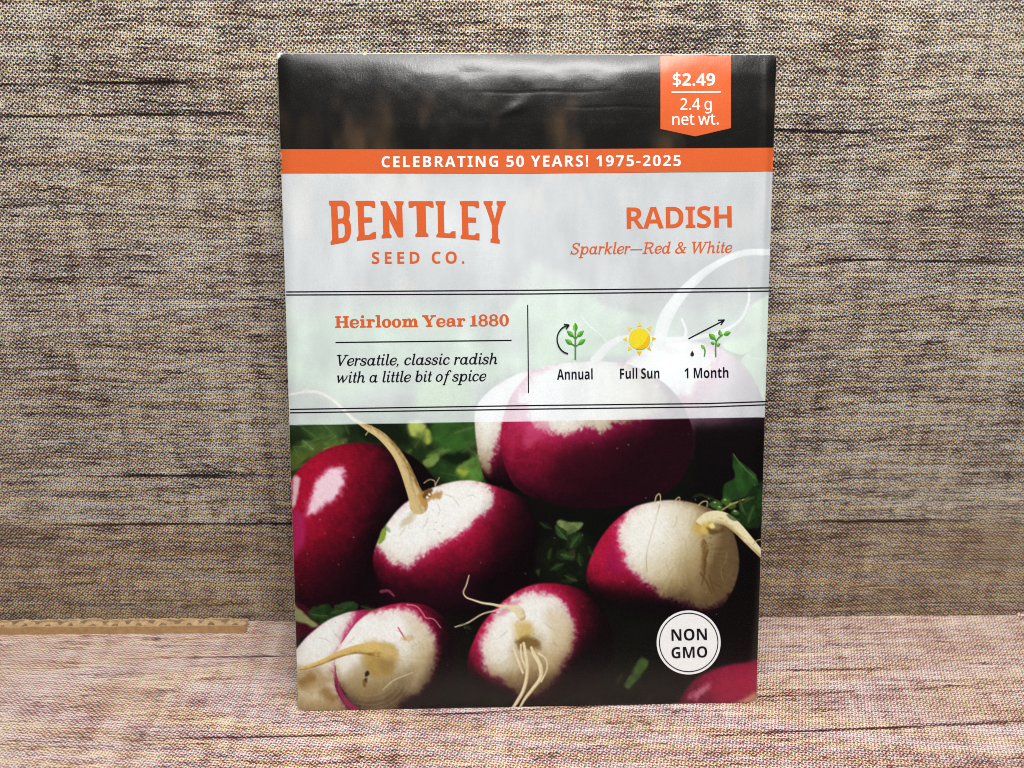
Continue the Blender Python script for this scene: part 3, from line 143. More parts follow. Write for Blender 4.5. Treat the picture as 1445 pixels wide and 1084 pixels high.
# ------------------------------------------------------------------ the packet's printed picture
def spline(pts,closed=False,n=8):
    P=np.array(pts,float)
    if closed: Q=np.vstack([P[-1:],P,P[:2]])
    else: Q=np.vstack([2*P[0]-P[1],P,2*P[-1]-P[-2]])
    t=np.linspace(0,1,n,endpoint=False)[:,None]; out=[]
    for i in range(1,len(Q)-2):
        a,b,c,d=Q[i-1],Q[i],Q[i+1],Q[i+2]
        out.append(.5*((2*b)+(c-a)*t+(2*a-5*b+4*c-d)*t*t+(3*b-a-3*c+d)*t**3))
    if not closed: out.append(P[-1:])
    return np.vstack(out)
def vnoise(x,y,seed):
    r=np.random.RandomState(seed).rand(256,256)
    xi=np.floor(x).astype(int); yi=np.floor(y).astype(int); fx=x-xi; fy=y-yi
    fx=fx*fx*(3-2*fx); fy=fy*fy*(3-2*fy); a=xi&255; b=yi&255; a1=(a+1)&255; b1=(b+1)&255
    return (r[b,a]*(1-fx)+r[b,a1]*fx)*(1-fy)+(r[b1,a]*(1-fx)+r[b1,a1]*fx)*fy
def fbm(x,y,sx,sy,seed,o=4):
    s=0; w=0; k=1.
    for i in range(o):
        s=s+k*vnoise(x/sx*2**i+17.3*i,y/sy*2**i+9.1*i,seed+i); w+=k; k*=.55
    return s/w*2-1
def ss(a,b,x):
    t=np.clip((x-a)/(b-a),0,1); return t*t*(3-2*t)
def ramp(t,stops):
    T=[s[0] for s in stops]
    return np.stack([np.interp(t,T,[s[1][k] for s in stops]) for k in range(3)],-1)
class Painter:
    """prints the picture of the packet: X, Y are the place of every print point"""
    def __init__(s,X,Y):
        s.X,s.Y=X,Y; s.C=np.zeros(X.shape+(3,))
    def box(s,P,pad):
        P=np.asarray(P); x0,y0=P[:,0].min()-pad,P[:,1].min()-pad; x1,y1=P[:,0].max()+pad,P[:,1].max()+pad
        M=(s.X>=x0)&(s.X<=x1)&(s.Y>=y0)&(s.Y<=y1)
        r=np.nonzero(M.any(1))[0]; c=np.nonzero(M.any(0))[0]
        if len(r)==0 or len(c)==0: return None
        return (slice(r[0],r[-1]+1),slice(c[0],c[-1]+1))
    def sd(s,P,x,y):
        d=np.full(x.shape,1e9); ins=np.zeros(x.shape,bool)
        for (x0,y0),(x1,y1) in zip(P,np.roll(P,-1,0)):
            dx,dy=x1-x0,y1-y0; l=dx*dx+dy*dy
            if l<1e-9: continue
            t=np.clip(((x-x0)*dx+(y-y0)*dy)/l,0,1); d=np.minimum(d,(x-x0-t*dx)**2+(y-y0-t*dy)**2)
            if abs(dy)>1e-9: ins^=((y0>y)!=(y1>y))&(x<dx*(y-y0)/dy+x0)
        d=np.sqrt(d); return np.where(ins,-d,d)
    def put(s,sl,m,col):
        m=np.clip(m,0,1)[...,None]; s.C[sl]=s.C[sl]*(1-m)+np.asarray(col)*m
    def blob(s,pts,col,soft=2,warp=0,ws=12,seed=1,a=1,curve=True,var=0,vs=(20,20)):
        P=spline(pts,True) if curve else np.array(pts,float); sl=s.box(P,soft+warp+2)
        if sl is None: return
        x,y=s.X[sl],s.Y[sl]; d=s.sd(P,x,y)
        if warp: d=d+warp*fbm(x,y,ws,ws,seed)
        c=np.asarray(col,float)*np.ones(x.shape+(1,))
        if var: c=c*(1+var*fbm(x,y,vs[0],vs[1],seed+5)[...,None])
        s.put(sl,a*ss(soft,-soft,d),c)
    def stroke(s,pts,light,dark,seed=3,soft=.8,a=1,fib=.12,side=(.6,.6)):
        """pts: x, y, full width; shaded across, fibres along"""
        P=spline(pts); sl=s.box(P[:,:2],P[:,2].max()/2+2)
        if sl is None: return
        x,y=s.X[sl],s.Y[sl]; best=np.full(x.shape,1e9); T=np.zeros(x.shape); V=np.zeros(x.shape); Lg=np.zeros(x.shape); acc=0
        for (x0,y0,w0),(x1,y1,w1) in zip(P[:-1],P[1:]):
            dx,dy=x1-x0,y1-y0; l=dx*dx+dy*dy+1e-9; L=l**.5
            t=np.clip(((x-x0)*dx+(y-y0)*dy)/l,0,1); w=(w0+t*(w1-w0))/2
            ex,ey=x-x0-t*dx,y-y0-t*dy; d=np.hypot(ex,ey)-w; k=d<best
            best=np.where(k,d,best); V=np.where(k,(ex*side[0]+ey*side[1])/np.maximum(w,.5),V); Lg=np.where(k,acc+t*L,Lg); acc+=L
        v=np.clip(.42+.5*V+fib*1.1*fbm(Lg,V*3,16,1,seed,3)+.12*fbm(x,y,3,3,seed+7,2),0,1)
        s.put(sl,a*ss(soft,-soft,best),ramp(v,[(0,light),(.45,light),(1,dark)]))
    def radish(s,outline,ell,white=None,seed=1,gain=1.,L=(-.5,-.62,.6),soft=1.6,red=None,wramp=None,wwarp=5,fringe=7,amb=0):
        P=spline(outline,True); sl=s.box(P,4)
        if sl is None: return
        x,y=s.X[sl],s.Y[sl]; m=ss(soft,-soft,s.sd(P,x,y))
        cx,cy,rx,ry,a=ell; ca,sa=np.cos(a),np.sin(a)
        u=((x-cx)*ca+(y-cy)*sa)/rx; v=(-(x-cx)*sa+(y-cy)*ca)/ry
        r2=np.clip(u*u+v*v,0,.995); nz=np.sqrt(1-r2); nx=u*ca-v*sa; ny=u*sa+v*ca
        l=np.clip((nx*L[0]+ny*L[1]+nz*L[2])/np.linalg.norm(L)*gain+amb+.05*fbm(x,y,16,16,seed+40),0,1)
        red=red or [(0,(8,1,4)),(.25,(36,3,14)),(.5,(84,7,29)),(.75,(138,13,44)),(1,(180,22,60))]
        skin=fbm(x,y,5,5,seed+9,3); th0=np.arctan2(y-cy,x-cx)
        c=ramp(np.clip(l+.07*skin+.05*fbm(x,y,26,12,seed+13,3),0,1),red)*(1+.12*fbm(x,y,2.6,2.6,seed+15,2)[...,None])
        if white:
            W=spline(white,True); d=s.sd(W,x,y); wx,wy=W.mean(0); R=np.hypot(x-wx,y-wy); R0=np.hypot(*(W-W.mean(0)).T).mean()
            th=np.arctan2(y-wy,x-wx)+4
            d=d+wwarp*fbm(x,y,12,12,seed+3,4)+wwarp*.65*fbm(th*R0,R,5,22,seed+21,3)+4.2*fbm(x,y,3.6,3.6,seed+23,3)
            wr=wramp or [(0,(70,52,40)),(.25,(140,118,86)),(.5,(198,186,158)),(.75,(230,226,212)),(1,(246,247,243))]
            wc=ramp(np.clip(l+.05*fbm(x,y,9,22,seed+60)+.05*fbm(th*R0,R,5,40,seed+61,2),0,1),wr)*(1+.03*fbm(x,y,2.4,2.4,seed+33)[...,None])
            pk=ramp(l,[(0,(56,6,26)),(.5,(166,22,80)),(1,(214,70,124))])
            f=ss(2.6*fringe,0,d+2*skin)[...,None]*.55; c=c*(1-f)+pk*f
            bl=(ss(-16,0,d+5*skin)*.22)[...,None]; wc=wc*(1-bl)+np.array([214,150,150])*(.35+.65*l[...,None])*bl
            k=ss(7.5,-4,d)[...,None]; c=c*(1-k)+wc*k
        s.put(sl,m,c)
def paint(X,Y):
    p=Painter(X,Y); B=p.blob; S=p.stroke
    # ---- far background: brown black streaks above, deep green below
    n=fbm(X,Y,30,70,101,2)+.5*fbm(X,Y,80,60,107,2); k=ss(-.3,1.,n)*ss(100,160,Y)
    p.C[:]=ramp(k,[(0,(21,20,19)),(.5,(42,35,29)),(1,(74,57,41))])
    g=ss(395,470,Y+25*fbm(X,Y,60,60,111)); gn=fbm(X,Y,55,40,120)
    p.put(np.s_[:],g*.9,ramp(.5+.7*gn,[(0,(10,14,8)),(.45,(34,52,26)),(.8,(96,128,72)),(1,(150,176,118))]))
    B([(690,470),(735,420),(790,405),(850,432),(915,448),(955,475),(930,505),(850,500),(770,520),(700,510)],(128,164,112),6,5,30,130,var=.35,vs=(40,26))
    B([(735,430),(752,368),(800,392),(840,425),(790,440)],(104,130,98),12,6,30,131,a=.7)
    B([(410,470),(470,440),(560,430),(650,450),(700,480),(690,540),(560,560),(420,545)],(112,150,96),14,10,50,132,a=.7,var=.4,vs=(60,30))
    B([(600,440),(680,432),(735,470),(728,500),(660,470)],(70,88,74),10,4,30,133,a=.75)
    B([(420,500),(500,492),(600,520),(640,556),(560,548),(450,520)],(60,84,58),10,5,40,134,a=.6)
    B([(1090,418),(1060,432),(1046,462),(1020,487),(1050,500),(1090,470)],(150,184,128),2,2,20,135,var=.2)
    B([(1092,478),(1046,508),(1062,545),(1092,570)],(134,170,116),2,2,20,136,var=.3)
    B([(880,455),(960,440),(1040,448),(1060,470),(1000,485),(900,490)],(84,104,80),8,5,26,137,a=.7)
    B([(590,545),(640,535),(668,560),(660,600),(620,610),(590,590)],(120,160,70),8,5,20,138,a=.85)
    # dark lower field
    dk=ss(585,600,Y); p.put(np.s_[:],dk*.96*ss(-40,0,X-(470-(Y-600)*.0)) ,(7,8,7))
    p.put(np.s_[:],dk*.9,ramp(.5+.5*fbm(X,Y,40,40,150),[(0,(5,6,5)),(1,(12,15,9))]))
    # leaves, upper left of the vivid field
    B([(405,585),(480,575),(600,580),(680,585),(690,680),(600,690),(520,640),(405,690)],(26,48,16),10,8,30,160,var=.6,vs=(26,20))
    B([(408,640),(425,628),(455,622),(490,620),(470,634),(440,646),(410,662)],(92,112,34),4,3,14,161,a=.85,var=.3)
    B([(440,596),(480,598),(482,620),(450,622)],(58,92,34),7,4,16,162,a=.8)
    B([(505,600),(560,598),(575,628),(520,625)],(12,20,8),6,4,16,163,a=.8)
    B([(577,597),(590,594),(602,602),(594,618),(580,614)],(178,190,82),4,2,9,164,var=.2)
    B([(596,608),(606,606),(609,622),(602,628),(597,620)],(168,178,62),3,2,9,165)
    B([(612,596),(668,594),(672,622),(640,640),(615,632)],(44,92,26),6,5,16,166,var=.4)
    B([(597,652),(612,642),(620,640),(618,650),(606,660)],(126,158,58),2.5,1.5,8,167,var=.2)
    B([(605,662),(625,656),(650,660),(662,676),(640,682),(620,676)],(40,84,26),3,3,12,168,var=.4)
    B([(640,668),(655,652),(672,640),(680,650),(682,676),(660,680)],(82,140,42),3,3,12,169,var=.35)
    B([(646,660),(656,658),(662,664),(654,672),(646,668)],(176,184,46),3,2,8,170,a=.85)
    B([(618,640),(640,640),(668,632),(676,640),(640,652)],(12,26,8),4,3,10,171,a=.8)
    for i in range(30):
        r=np.random.RandomState(2000+i); a,b=415+r.rand()*275,598+r.rand()*80; L,w,t=14+r.rand()*26,6+r.rand()*9,r.rand()*6.3; c,s_=np.cos(t),np.sin(t)
        pt=lambda u,v:(a+L*(u-.5)*c-w*v*s_,b+L*(u-.5)*s_+w*v*c); g=r.rand()
        B([pt(0,0),pt(.3,.5),pt(.7,.45),pt(1,0),pt(.7,-.45),pt(.3,-.5)],(30+80*g,62+86*g,20+36*g),2.5+2*r.rand(),2,8,2000+i,a=.35+.35*r.rand(),var=.4,vs=(7,7))
        S([pt(.05,0)+(1.2,),pt(.5,.05)+(1.2,),pt(.95,0)+(.8,)],(120+60*g,160+40*g,80),(70,104,44),2100+i,a=.3,soft=1.2)
    # radish behind, right, mostly under the pale band
    p.radish([(880,520),(914,492),(939,483),(964,481),(994,485),(1021,495),(1049,515),(1069,545),(1078,580),(1074,625),(1040,650),(980,650),(900,600)],(975,590,106,110,0),
        [(882,524),(915,492),(940,482),(975,482),(1000,492),(1004,515),(980,545),(960,560),(900,560)],211,1.1,(-.3,-.9,.5),red=[(0,(30,16,26)),(.4,(84,54,70)),(1,(170,120,140))],fringe=14,wwarp=7)
    p.put(np.s_[:],ss(590,612,Y)*ss(972,984,X)*.93,(9,4,6))
    # pale radish behind, left of the big one
    p.radish([(670,600),(672,575),(689,553),(720,533),(760,525),(770,600),(760,690),(714,690),(690,684),(676,650)],(735,610,72,90,0),
        [(666,600),(668,572),(689,550),(722,530),(745,530),(716,580),(704,612),(696,640),(690,655),(688,668),(676,652)],221,1.05,wwarp=3,fringe=5)
    # big crimson radish
    p.radish([(706,632),(709,597),(718,565),(735,540),(758,521),(790,513),(847,510),(885,514),(914,526),(939,542),(959,564),(972,590),(979,615),(975,642),(968,665),(957,682),(938,697),(905,709),(860,716),(820,716),(782,712),(746,700),(726,685),(714,662)],
        (842,614,139,106,0),[(738,560),(760,530),(800,512),(850,510),(900,522),(930,548),(935,575),(905,590),(870,597),(848,606),(820,603),(800,610),(778,606),(752,594)],231,1.0,(-.62,-.42,.5),wwarp=8,fringe=13,
        red=[(0,(30,3,14)),(.3,(66,6,26)),(.55,(106,10,38)),(.8,(150,18,52)),(1,(186,40,84))])
    B([(790,640),(850,622),(915,628),(930,665),(880,700),(810,700),(775,675)],(28,3,12),26,10,40,235,a=.6)
    B([(745,598),(765,592),(775,606),(760,622),(745,632),(735,620)],(212,90,130),8,7,9,236,a=.45)
    B([(718,610),(722,600),(728,606),(726,640),(720,650)],(170,40,80),5,2,9,237,a=.5)
    # roots under the pale band
    wl,wd=(200,206,198),(160,168,158)
    S([(930,486,17),(938,452,19),(958,420,16),(985,392,12),(1015,371,9),(1050,357,9),(1092,356,9)],wl,wd,301)
    S([(1057,405,3),(1056,428,4),(1044,452,4),(1018,468,5),(985,476,6),(940,480,9),(900,476,7),(876,478,8),(856,490,12),(840,508,13)],wl,wd,302)
    S([(962,450,3),(968,466,4),(966,478,5)],wl,wd,303)
    S([(820,446,1.6),(832,460,1.8),(845,470,1.8),(856,482,1.6)],wl,wl,304)
    S([(1052,502,1.4),(1066,506,1.6),(1085,508,1.6)],wl,wl,305)
    B([(930,485),(950,488),(960,500),(940,500)],(190,176,160),5,3,8,306,a=.5)
    for q in ((870,540),(905,552),(860,533),(925,545),(958,497)): B([(q[0]-4,q[1]-1),(q[0]+5,q[1]-2),(q[0]+2,q[1]+3)],(170,160,150),2,1,4,q[0],a=.5)
    # left crimson radish
    p.radish([(404,760),(406,700),(414,673),(435,650),(465,632),(497,625),(524,626),(549,630),(579,642),(602,662),(616,690),(614,760),(580,840),(530,880),(470,890),(430,872),(414,830)],
        (508,756,110,132,0),None,241,.98,(-.74,-.52,.36),red=[(0,(8,1,4)),(.25,(36,3,14)),(.5,(88,6,26)),(.75,(140,10,36)),(1,(172,14,46))])
    B([(462,664),(478,659),(486,664),(484,680),(476,702),(458,714),(436,728),(433,724),(440,702),(446,680)],(232,160,188),7,6,7,243,a=.9)
    B([(461,667),(479,661),(484,672),(478,696),(458,711),(438,724),(440,704),(447,682)],(250,236,241),5,6,5,244,a=.95)
    B([(448,650),(490,648),(500,680),(470,740),(430,760),(424,720)],(196,30,84),16,8,14,245,a=.10)
    B([(413,677),(424,674),(422,694),(417,708),(413,716)],(230,206,210),3,3,8,246,a=.9)
    B([(413,724),(422,720),(428,732),(430,764),(424,776),(413,784)],(176,40,98),5,4,9,247,a=.75)
    B([(548,705),(565,700),(560,718),(545,726)],(74,14,34),6,3,9,248,a=.5)
    B([(520,760),(560,690),(616,680),(620,790),(560,870),(500,872)],(8,2,5),26,8,20,249,a=.85)
    B([(420,800),(470,780),(520,800),(530,860),(460,890),(415,870)],(24,3,12),30,8,20,250,a=.45)
    # centre left radish with long root
    p.radish([(526,799),(528,779),(534,762),(544,742),(562,719),(579,705),(609,689),(639,680),(664,678),(689,683),(721,694),(742,708),(755,732),(759,765),(754,800),(738,838),(706,858),(660,868),(600,864),(562,852),(545,846),(534,828)],
        (644,776,120,100,-.25),[(524,778),(534,758),(544,738),(562,716),(579,702),(609,686),(639,677),(672,677),(688,688),(693,702),(687,720),(669,733),(654,749),(629,763),(609,775),(588,789),(570,798),(549,788),(534,772)],251,1.18,(-.34,-.66,.64),wwarp=5,
        wramp=[(0,(120,96,74)),(.3,(188,170,138)),(.5,(226,216,192)),(.7,(242,238,226)),(1,(250,250,246))])
    B([(700,730),(735,705),(768,720),(770,800),(730,870),(650,868),(690,800)],(10,2,6),34,8,20,253,a=.58)
    B([(540,830),(600,835),(660,820),(670,850),(600,862),(550,852)],(60,6,30),16,6,20,254,a=.4)
    B([(539,748),(544,744),(545,752),(541,764),(534,768),(535,758)],(150,176,46),1.5,1,5,255)
    B([(575,728),(585,718),(592,714),(590,724),(578,738),(564,744)],(196,176,136),4,3,8,256,a=.6)
    S([(591,713,26),(589,705,24),(583,690,20),(573,664,17),(562,643,14),(549,626,13),(535,613,11),(520,604,9),(507,596,6),(497,590,5),(484,577,4.5),(468,563,4),(450,554,4),(432,553,3.6),(408,557,3.4)],(214,188,132),(120,86,42),310,fib=.3,side=(.8,-.25))
    S([(428,552,1.4),(432,549,1.4),(437,552,1.3)],wl,wl,311)
    S([(522,606,1.5),(516,614,1.2)],(222,200,150),(150,110,60),312); S([(530,612,1.4),(524,601,1)],(222,200,150),(150,110,60),313)
    B([(590,700),(604,690),(612,696),(624,692),(622,702),(606,708),(596,712)],(186,140,76),3,4,5,314,a=.85)
    B([(598,694),(610,690),(606,702),(598,703)],(90,56,24),2,2,4,315,a=.8)
    for q in ((606,698),(611,696),(603,702)): B([(q[0]-2,q[1]),(q[0],q[1]-2),(q[0]+2,q[1]),(q[0],q[1]+2)],(240,228,196),1,.6,3,q[0])
    S([(598,682,1),(606,677,1.2),(613,679,1.2),(614,686,1)],(214,190,150),(160,120,80),316); S([(614,685,1.2),(620,674,1)],(226,206,170),(170,130,90),317)
    # little leaves in the middle
    B([(786,740),(789,734),(804,737),(822,738),(816,748),(803,756),(798,756)],(112,130,66),2,1.5,6,401,var=.4,vs=(8,8))
    B([(800,758),(814,752),(823,754),(818,768),(808,778),(799,770)],(40,74,24),2,2,6,402,var=.5,vs=(8,8))
    B([(785,782),(796,775),(803,782),(808,790),(792,790)],(46,78,28),2,2,6,403,var=.5,vs=(6,6)); B([(802,780),(811,776),(811,788),(806,790)],(120,90,76),1.5,1,5,404)
    B([(756,806),(762,803),(760,812)],(70,90,40),2,1,4,405,a=.7); B([(792,820),(812,814),(806,823)],(44,70,28),2,2,5,406,a=.7)
    B([(770,760),(830,760),(830,815),(770,820)],(18,28,12),14,6,14,407,a=.7,var=.5,vs=(10,10))
    # right leaves and pods
    B([(1035,641),(1043,650),(1056,660),(1067,672),(1069,688),(1052,701),(1036,706),(1021,708),(1021,687),(1027,680),(1037,673),(1034,656)],(34,78,24),1.5,1,10,411,var=.45,vs=(9,14))
    S([(1035,641,1.5),(1046,656,1.6),(1064,674,1.5)],(96,140,70),(60,100,44),412,a=.7)
    B([(1060,690),(1078,685),(1076,735),(1062,745),(1040,738)],(22,54,16),3,3,10,413,var=.5,vs=(8,8))
    for q in ((1010,712,9),(1024,708,7),(1032,714,7),(1016,718,6),(1038,724,6)): B([(q[0]-q[2],q[1]),(q[0],q[1]-q[2]*.8),(q[0]+q[2],q[1]),(q[0],q[1]+q[2]*.7)],(62,112,34),2,1,6,q[0],var=.3,vs=(5,5)); B([(q[0]-3,q[1]-2),(q[0]-1,q[1]-4),(q[0]+1,q[1]-2)],(170,200,120),1.2,.5,4,q[0]+1)
    S([(1019,720,2),(1032,712,2.6),(1056,703,2.4)],(170,150,96),(90,70,40),414)
    # right radish
    p.radish([(828,806),(834,786),(845,764),(864,739),(889,719),(909,711),(939,706),(964,707),(989,713),(1014,724),(1031,744),(1040,769),(1043,798),(1037,826),(1026,847),(1008,866),(974,869),(930,869),(885,862),(846,844),(830,826)],
        (936,790,110,84,0),[(888,722),(910,708),(940,703),(965,704),(990,710),(1015,722),(1034,744),(1043,769),(1046,798),(1039,824),(1026,842),(1008,854),(986,855),(964,848),(939,841),(914,822),(896,808),(885,794),(877,766),(877,746)],261,1.16,(-.6,-.5,.55),wwarp=3.5,
        wramp=[(0,(104,82,52)),(.3,(166,146,104)),(.5,(206,192,156)),(.7,(228,220,196)),(1,(248,247,238))])
    B([(832,828),(880,835),(930,852),(970,872),(890,872),(840,850)],(8,2,5),12,5,16,263,a=.7)
    B([(862,768),(872,790),(878,808),(868,812),(856,800)],(150,22,84),9,4,12,264,a=.55)
    B([(985,750),(1012,735),(1000,775),(994,830),(978,838),(960,800)],(178,158,116),14,5,18,265,a=.45)
    S([(931,712,1.2),(925,735,1.3),(917,762,1.6),(912,785,1.4),(913,806,1)],(176,150,112),(160,130,96),266,a=.75)
    B([(975,742),(992,732),(1006,738),(1000,748),(990,756),(978,752)],(204,170,82),6,3,8,267,a=.7)
    B([(992,758),(998,772),(996,800),(990,812),(990,780)],(112,82,42),3,3,5,268,a=.8)
    for i,q in enumerate(((994,790,990,826),(999,776,996,800),(988,808,1004,838),(1001,812,1012,842),(1006,822,1018,830))):
        S([(q[0],q[1],2),((q[0]+q[2])/2+2*(-1)**i,(q[1]+q[3])/2,2.4),(q[2],q[3],1.5)],(96,70,40),(70,48,28),270+i,a=.8)
    for i in range(26):
        r=np.random.RandomState(900+i); a,b=1000+r.rand()*36,752+r.rand()*85
        B([(a-1.2,b),(a,b-1.2),(a+1.2,b),(a,b+1.2)],(110,84,52),1,.5,3,i,a=.7)
    S([(988,737,12),(1000,731,17),(1014,730,18),(1028,735,17),(1042,747,15),(1055,761,13),(1066,773,11),(1078,786,9)],(238,226,184),(172,146,92),320,fib=.25,side=(-.6,.8))
    B([(988,742),(996,738),(1004,742),(1004,750),(992,752)],(222,190,96),4,2,6,321,a=.8)
    B([(998,744),(1012,748),(1022,744),(1016,752),(1002,754)],(84,56,26),2.5,2,5,322,a=.75)
    B([(1001,740),(1006,738),(1009,744),(1003,746)],(240,222,150),1.2,1,4,323)
    S([(924,710,1.6),(926,701,1.4),(930,697,1.3),(932,701,1.3),(932,709,1.2)],(226,206,150),(170,140,90),324)
    S([(953,706,1.3),(956,703,1.2),(959,702,1.2),(959,707,1)],(226,206,150),(170,140,90),325)
    S([(986,713,1.4),(992,708,1.3),(998,708,1.3),(998,715,1.2)],(226,206,150),(170,140,90),326)
    S([(1062,769,1),(1068,763,1.2),(1076,761,1.2)],(200,180,120),(150,120,80),327)
    # bottom left pair
    B([(405,855),(418,850),(440,862),(455,884),(430,900),(405,905)],(60,6,26),3,3,10,421)
    B([(410,850),(420,858),(436,872),(450,884),(440,884),(424,878),(412,872)],(146,156,96),2.5,2,8,422,a=.9)
    B([(433,864),(445,856),(463,852),(470,858),(490,852),(504,852),(500,862),(475,870),(455,880),(442,874)],(26,54,18),2,3,8,423,var=.5,vs=(8,8)); B([(472,856),(486,850),(500,850),(490,858)],(48,82,34),2,2,6,424,a=.8)
    p.radish([(400,960),(408,930),(420,914),(435,897),(460,877),(482,867),(502,862),(530,861),(560,880),(560,960),(520,1015),(400,1020)],(482,955,92,98,0),
        [(396,960),(404,926),(418,910),(433,893),(458,874),(480,864),(497,866),(480,905),(470,945),(480,990),(500,1020),(400,1024)],271,1.05,(-.3,-.75,.6),wwarp=2.5,fringe=4,
        red=[(0,(60,6,30)),(.5,(150,24,72)),(1,(196,60,110))],wramp=[(0,(116,92,56)),(.3,(170,148,106)),(.5,(206,194,160)),(.75,(234,232,220)),(1,(244,246,243))])
    B([(415,945),(450,940),(470,960),(450,975),(415,970)],(150,116,66),9,6,12,273,a=.6); B([(422,962),(438,950),(446,958),(430,968)],(128,88,34),5,3,6,274,a=.6)
    B([(452,975),(462,970),(474,984),(468,992),(456,984)],(132,98,46),5,3,6,275,a=.7)
    p.radish([(472,934),(473,922),(482,908),(494,889),(512,871),(532,859),(559,852),(579,851),(604,856),(627,873),(639,894),(643,915),(638,940),(626,960),(608,977),(589,990),(564,1004),(520,1010),(494,1000),(480,984),(472,962)],
        (556,932,88,84,0),[(466,938),(468,916),(478,898),(490,880),(511,866),(540,863),(562,860),(582,865),(596,877),(609,892),(614,912),(612,938),(606,956),(594,973),(570,986),(545,1010),(516,1004),(496,990),(482,968)],281,1.2,(-.4,-.72,.56),wwarp=3,fringe=5,
        wramp=[(0,(96,78,52)),(.3,(150,132,96)),(.5,(204,194,164)),(.7,(234,232,218)),(1,(250,250,246))])
    S([(512,869,2),(502,878,2),(492,892,1.8),(482,906,1.4)],(178,40,100),(150,24,80),282,a=.9)
    B([(621,880),(640,885),(648,920),(636,960),(600,1000),(600,975),(622,945),(628,910)],(22,3,12),12,4,12,283,a=.45)
    S([(574,853,1.6),(588,856,1.8),(597,866,1.8),(601,872,2),(612,874,1.6),(622,886,1.4)],(222,130,160),(190,90,120),284,a=.85)
    S([(538,835,5),(548,834,4),(556,841,3)],(206,90,130),(140,40,70),285,a=.5)
    S([(562,886,2),(568,896,2),(572,903,2.4)],(196,60,110),(180,50,90),286,a=.8); B([(566,902),(576,896),(584,899),(578,906)],(216,190,140),3,2,5,287,a=.8)
    B([(500,940),(540,930),(560,930),(556,960),(520,985),(490,970)],(150,126,80),12,6,14,288,a=.55)
    B([(520,915),(552,912),(556,926),(548,950),(530,955),(514,940),(512,925)],(176,144,70),8,4,10,289,a=.8); B([(524,930),(548,926),(548,946),(528,952)],(120,94,46),7,3,8,290,a=.6)
    B([(512,908),(535,906),(555,912),(560,928),(552,946),(534,954),(520,940)],(190,160,92),7,4,8,288,a=.75)
    S([(552,922,13),(534,917,20),(516,916,16),(500,917,12),(480,923,9),(455,934,7),(436,941,5),(420,944,4)],(222,192,116),(134,94,36),291,fib=.25,side=(.3,.9))
    B([(515,949),(519,947),(521,952),(516,955)],(44,28,14),1.5,1,4,292); B([(514,958),(518,957),(518,963),(514,963)],(60,40,20),1.5,1,4,298); B([(512,960),(517,962),(516,970),(512,968)],(120,92,40),2,1,4,293)
    B([(536,911),(552,910),(562,922),(556,934),(542,932)],(210,182,118),5,4,6,302,a=.8); B([(538,930),(556,932),(552,950),(536,946)],(150,122,70),6,3,6,303,a=.6)
    for i,r in enumerate((34,42,50,57)): S([(520+r*np.cos(a),955+r*.8*np.sin(a),1.6) for a in np.linspace(.3,1.9,7)],(226,216,190),(190,170,130),294+i,a=.14)
    S([(540,974,1.2),(556,960,1.8),(583,949,1.4)],(226,216,186),(200,180,140),299,a=.7)
    S([(473,940,1.2),(474,954,2.4),(479,974,5),(490,992,7),(504,1004,9)],(150,30,80),(104,14,50),300,a=.9,fib=.3)
    # bottom centre radish
    p.radish([(660,944),(661,924),(669,903),(681,880),(704,854),(729,835),(750,826),(768,823),(790,824),(815,830),(840,847),(857,870),(866,900),(863,925),(852,945),(830,965),(800,985),(765,998),(735,1000),(700,988),(672,968)],
        (763,908,104,88,0),[(679,918),(684,899),(696,876),(711,855),(734,841),(756,837),(777,841),(792,851),(803,869),(809,892),(806,915),(796,930),(789,950),(766,971),(742,982),(714,963),(692,951),(682,933)],311,1.2,(-.5,-.65,.57),wwarp=3.5,
        wramp=[(0,(96,74,44)),(.3,(152,130,92)),(.5,(206,194,164)),(.7,(236,232,216)),(1,(250,250,245))])
    B([(835,850),(860,865),(876,900),(864,945),(820,985),(835,940),(850,900)],(14,2,7),16,5,14,313,a=.25)
    B([(700,870),(712,856),(730,846),(735,850),(715,866)],(196,60,110),3,3,6,314,a=.4)
    B([(724,905),(745,890),(765,900),(770,925),(750,945),(726,930)],(176,150,100),12,4,10,315,a=.5)
    B([(722,885),(735,876),(752,882),(748,900),(732,906)],(210,176,90),7,3,8,316,a=.75); B([(730,904),(744,898),(760,904),(762,914),(744,918),(732,914)],(110,80,34),4,3,6,317,a=.8)
    S([(736,870,12),(732,862,13),(722,858,8),(709,856,4.5),(695,853,3.4),(681,851,3),(668,847,2.4),(658,843,2),(654,836,1.7),(658,826,1.6),(662,812,1.4)],(238,224,186),(170,140,90),331)
    S([(712,859,2.4),(698,862,2),(680,867,1.8),(660,879,1.8),(642,885,1.4)],(236,216,190),(180,130,110),332)
    r1,r2=(236,222,182),(160,132,84)
    S([(724,912,3),(731,932,3.2),(738,950,2.6)],r1,r2,333); S([(739,908,4),(743,928,5),(744,950,5),(739,973,5),(730,990,5),(722,1002,4)],r1,r2,334)
    S([(750,914,4),(754,924,5),(762,939,6),(763,956,6),(752,972,5),(741,986,4),(734,998,3)],r1,r2,335); S([(760,922,3),(770,930,2.6),(772,944,2.4),(764,962,2.2)],r1,r2,336); S([(735,910,3),(736,926,3),(742,944,2)],r1,r2,337)
    B([(770,860),(800,870),(806,905),(790,935),(768,945),(776,900)],(212,188,146),10,4,10,343,a=.5); B([(570,870),(600,885),(608,920),(596,960),(576,975),(586,920)],(216,196,158),10,4,10,344,a=.5)
    B([(700,880),(720,870),(730,890),(715,915),(700,910)],(250,249,244),7,4,8,345,a=.5); B([(900,740),(925,722),(940,735),(925,775),(905,785),(893,765)],(250,248,240),9,4,8,346,a=.55)
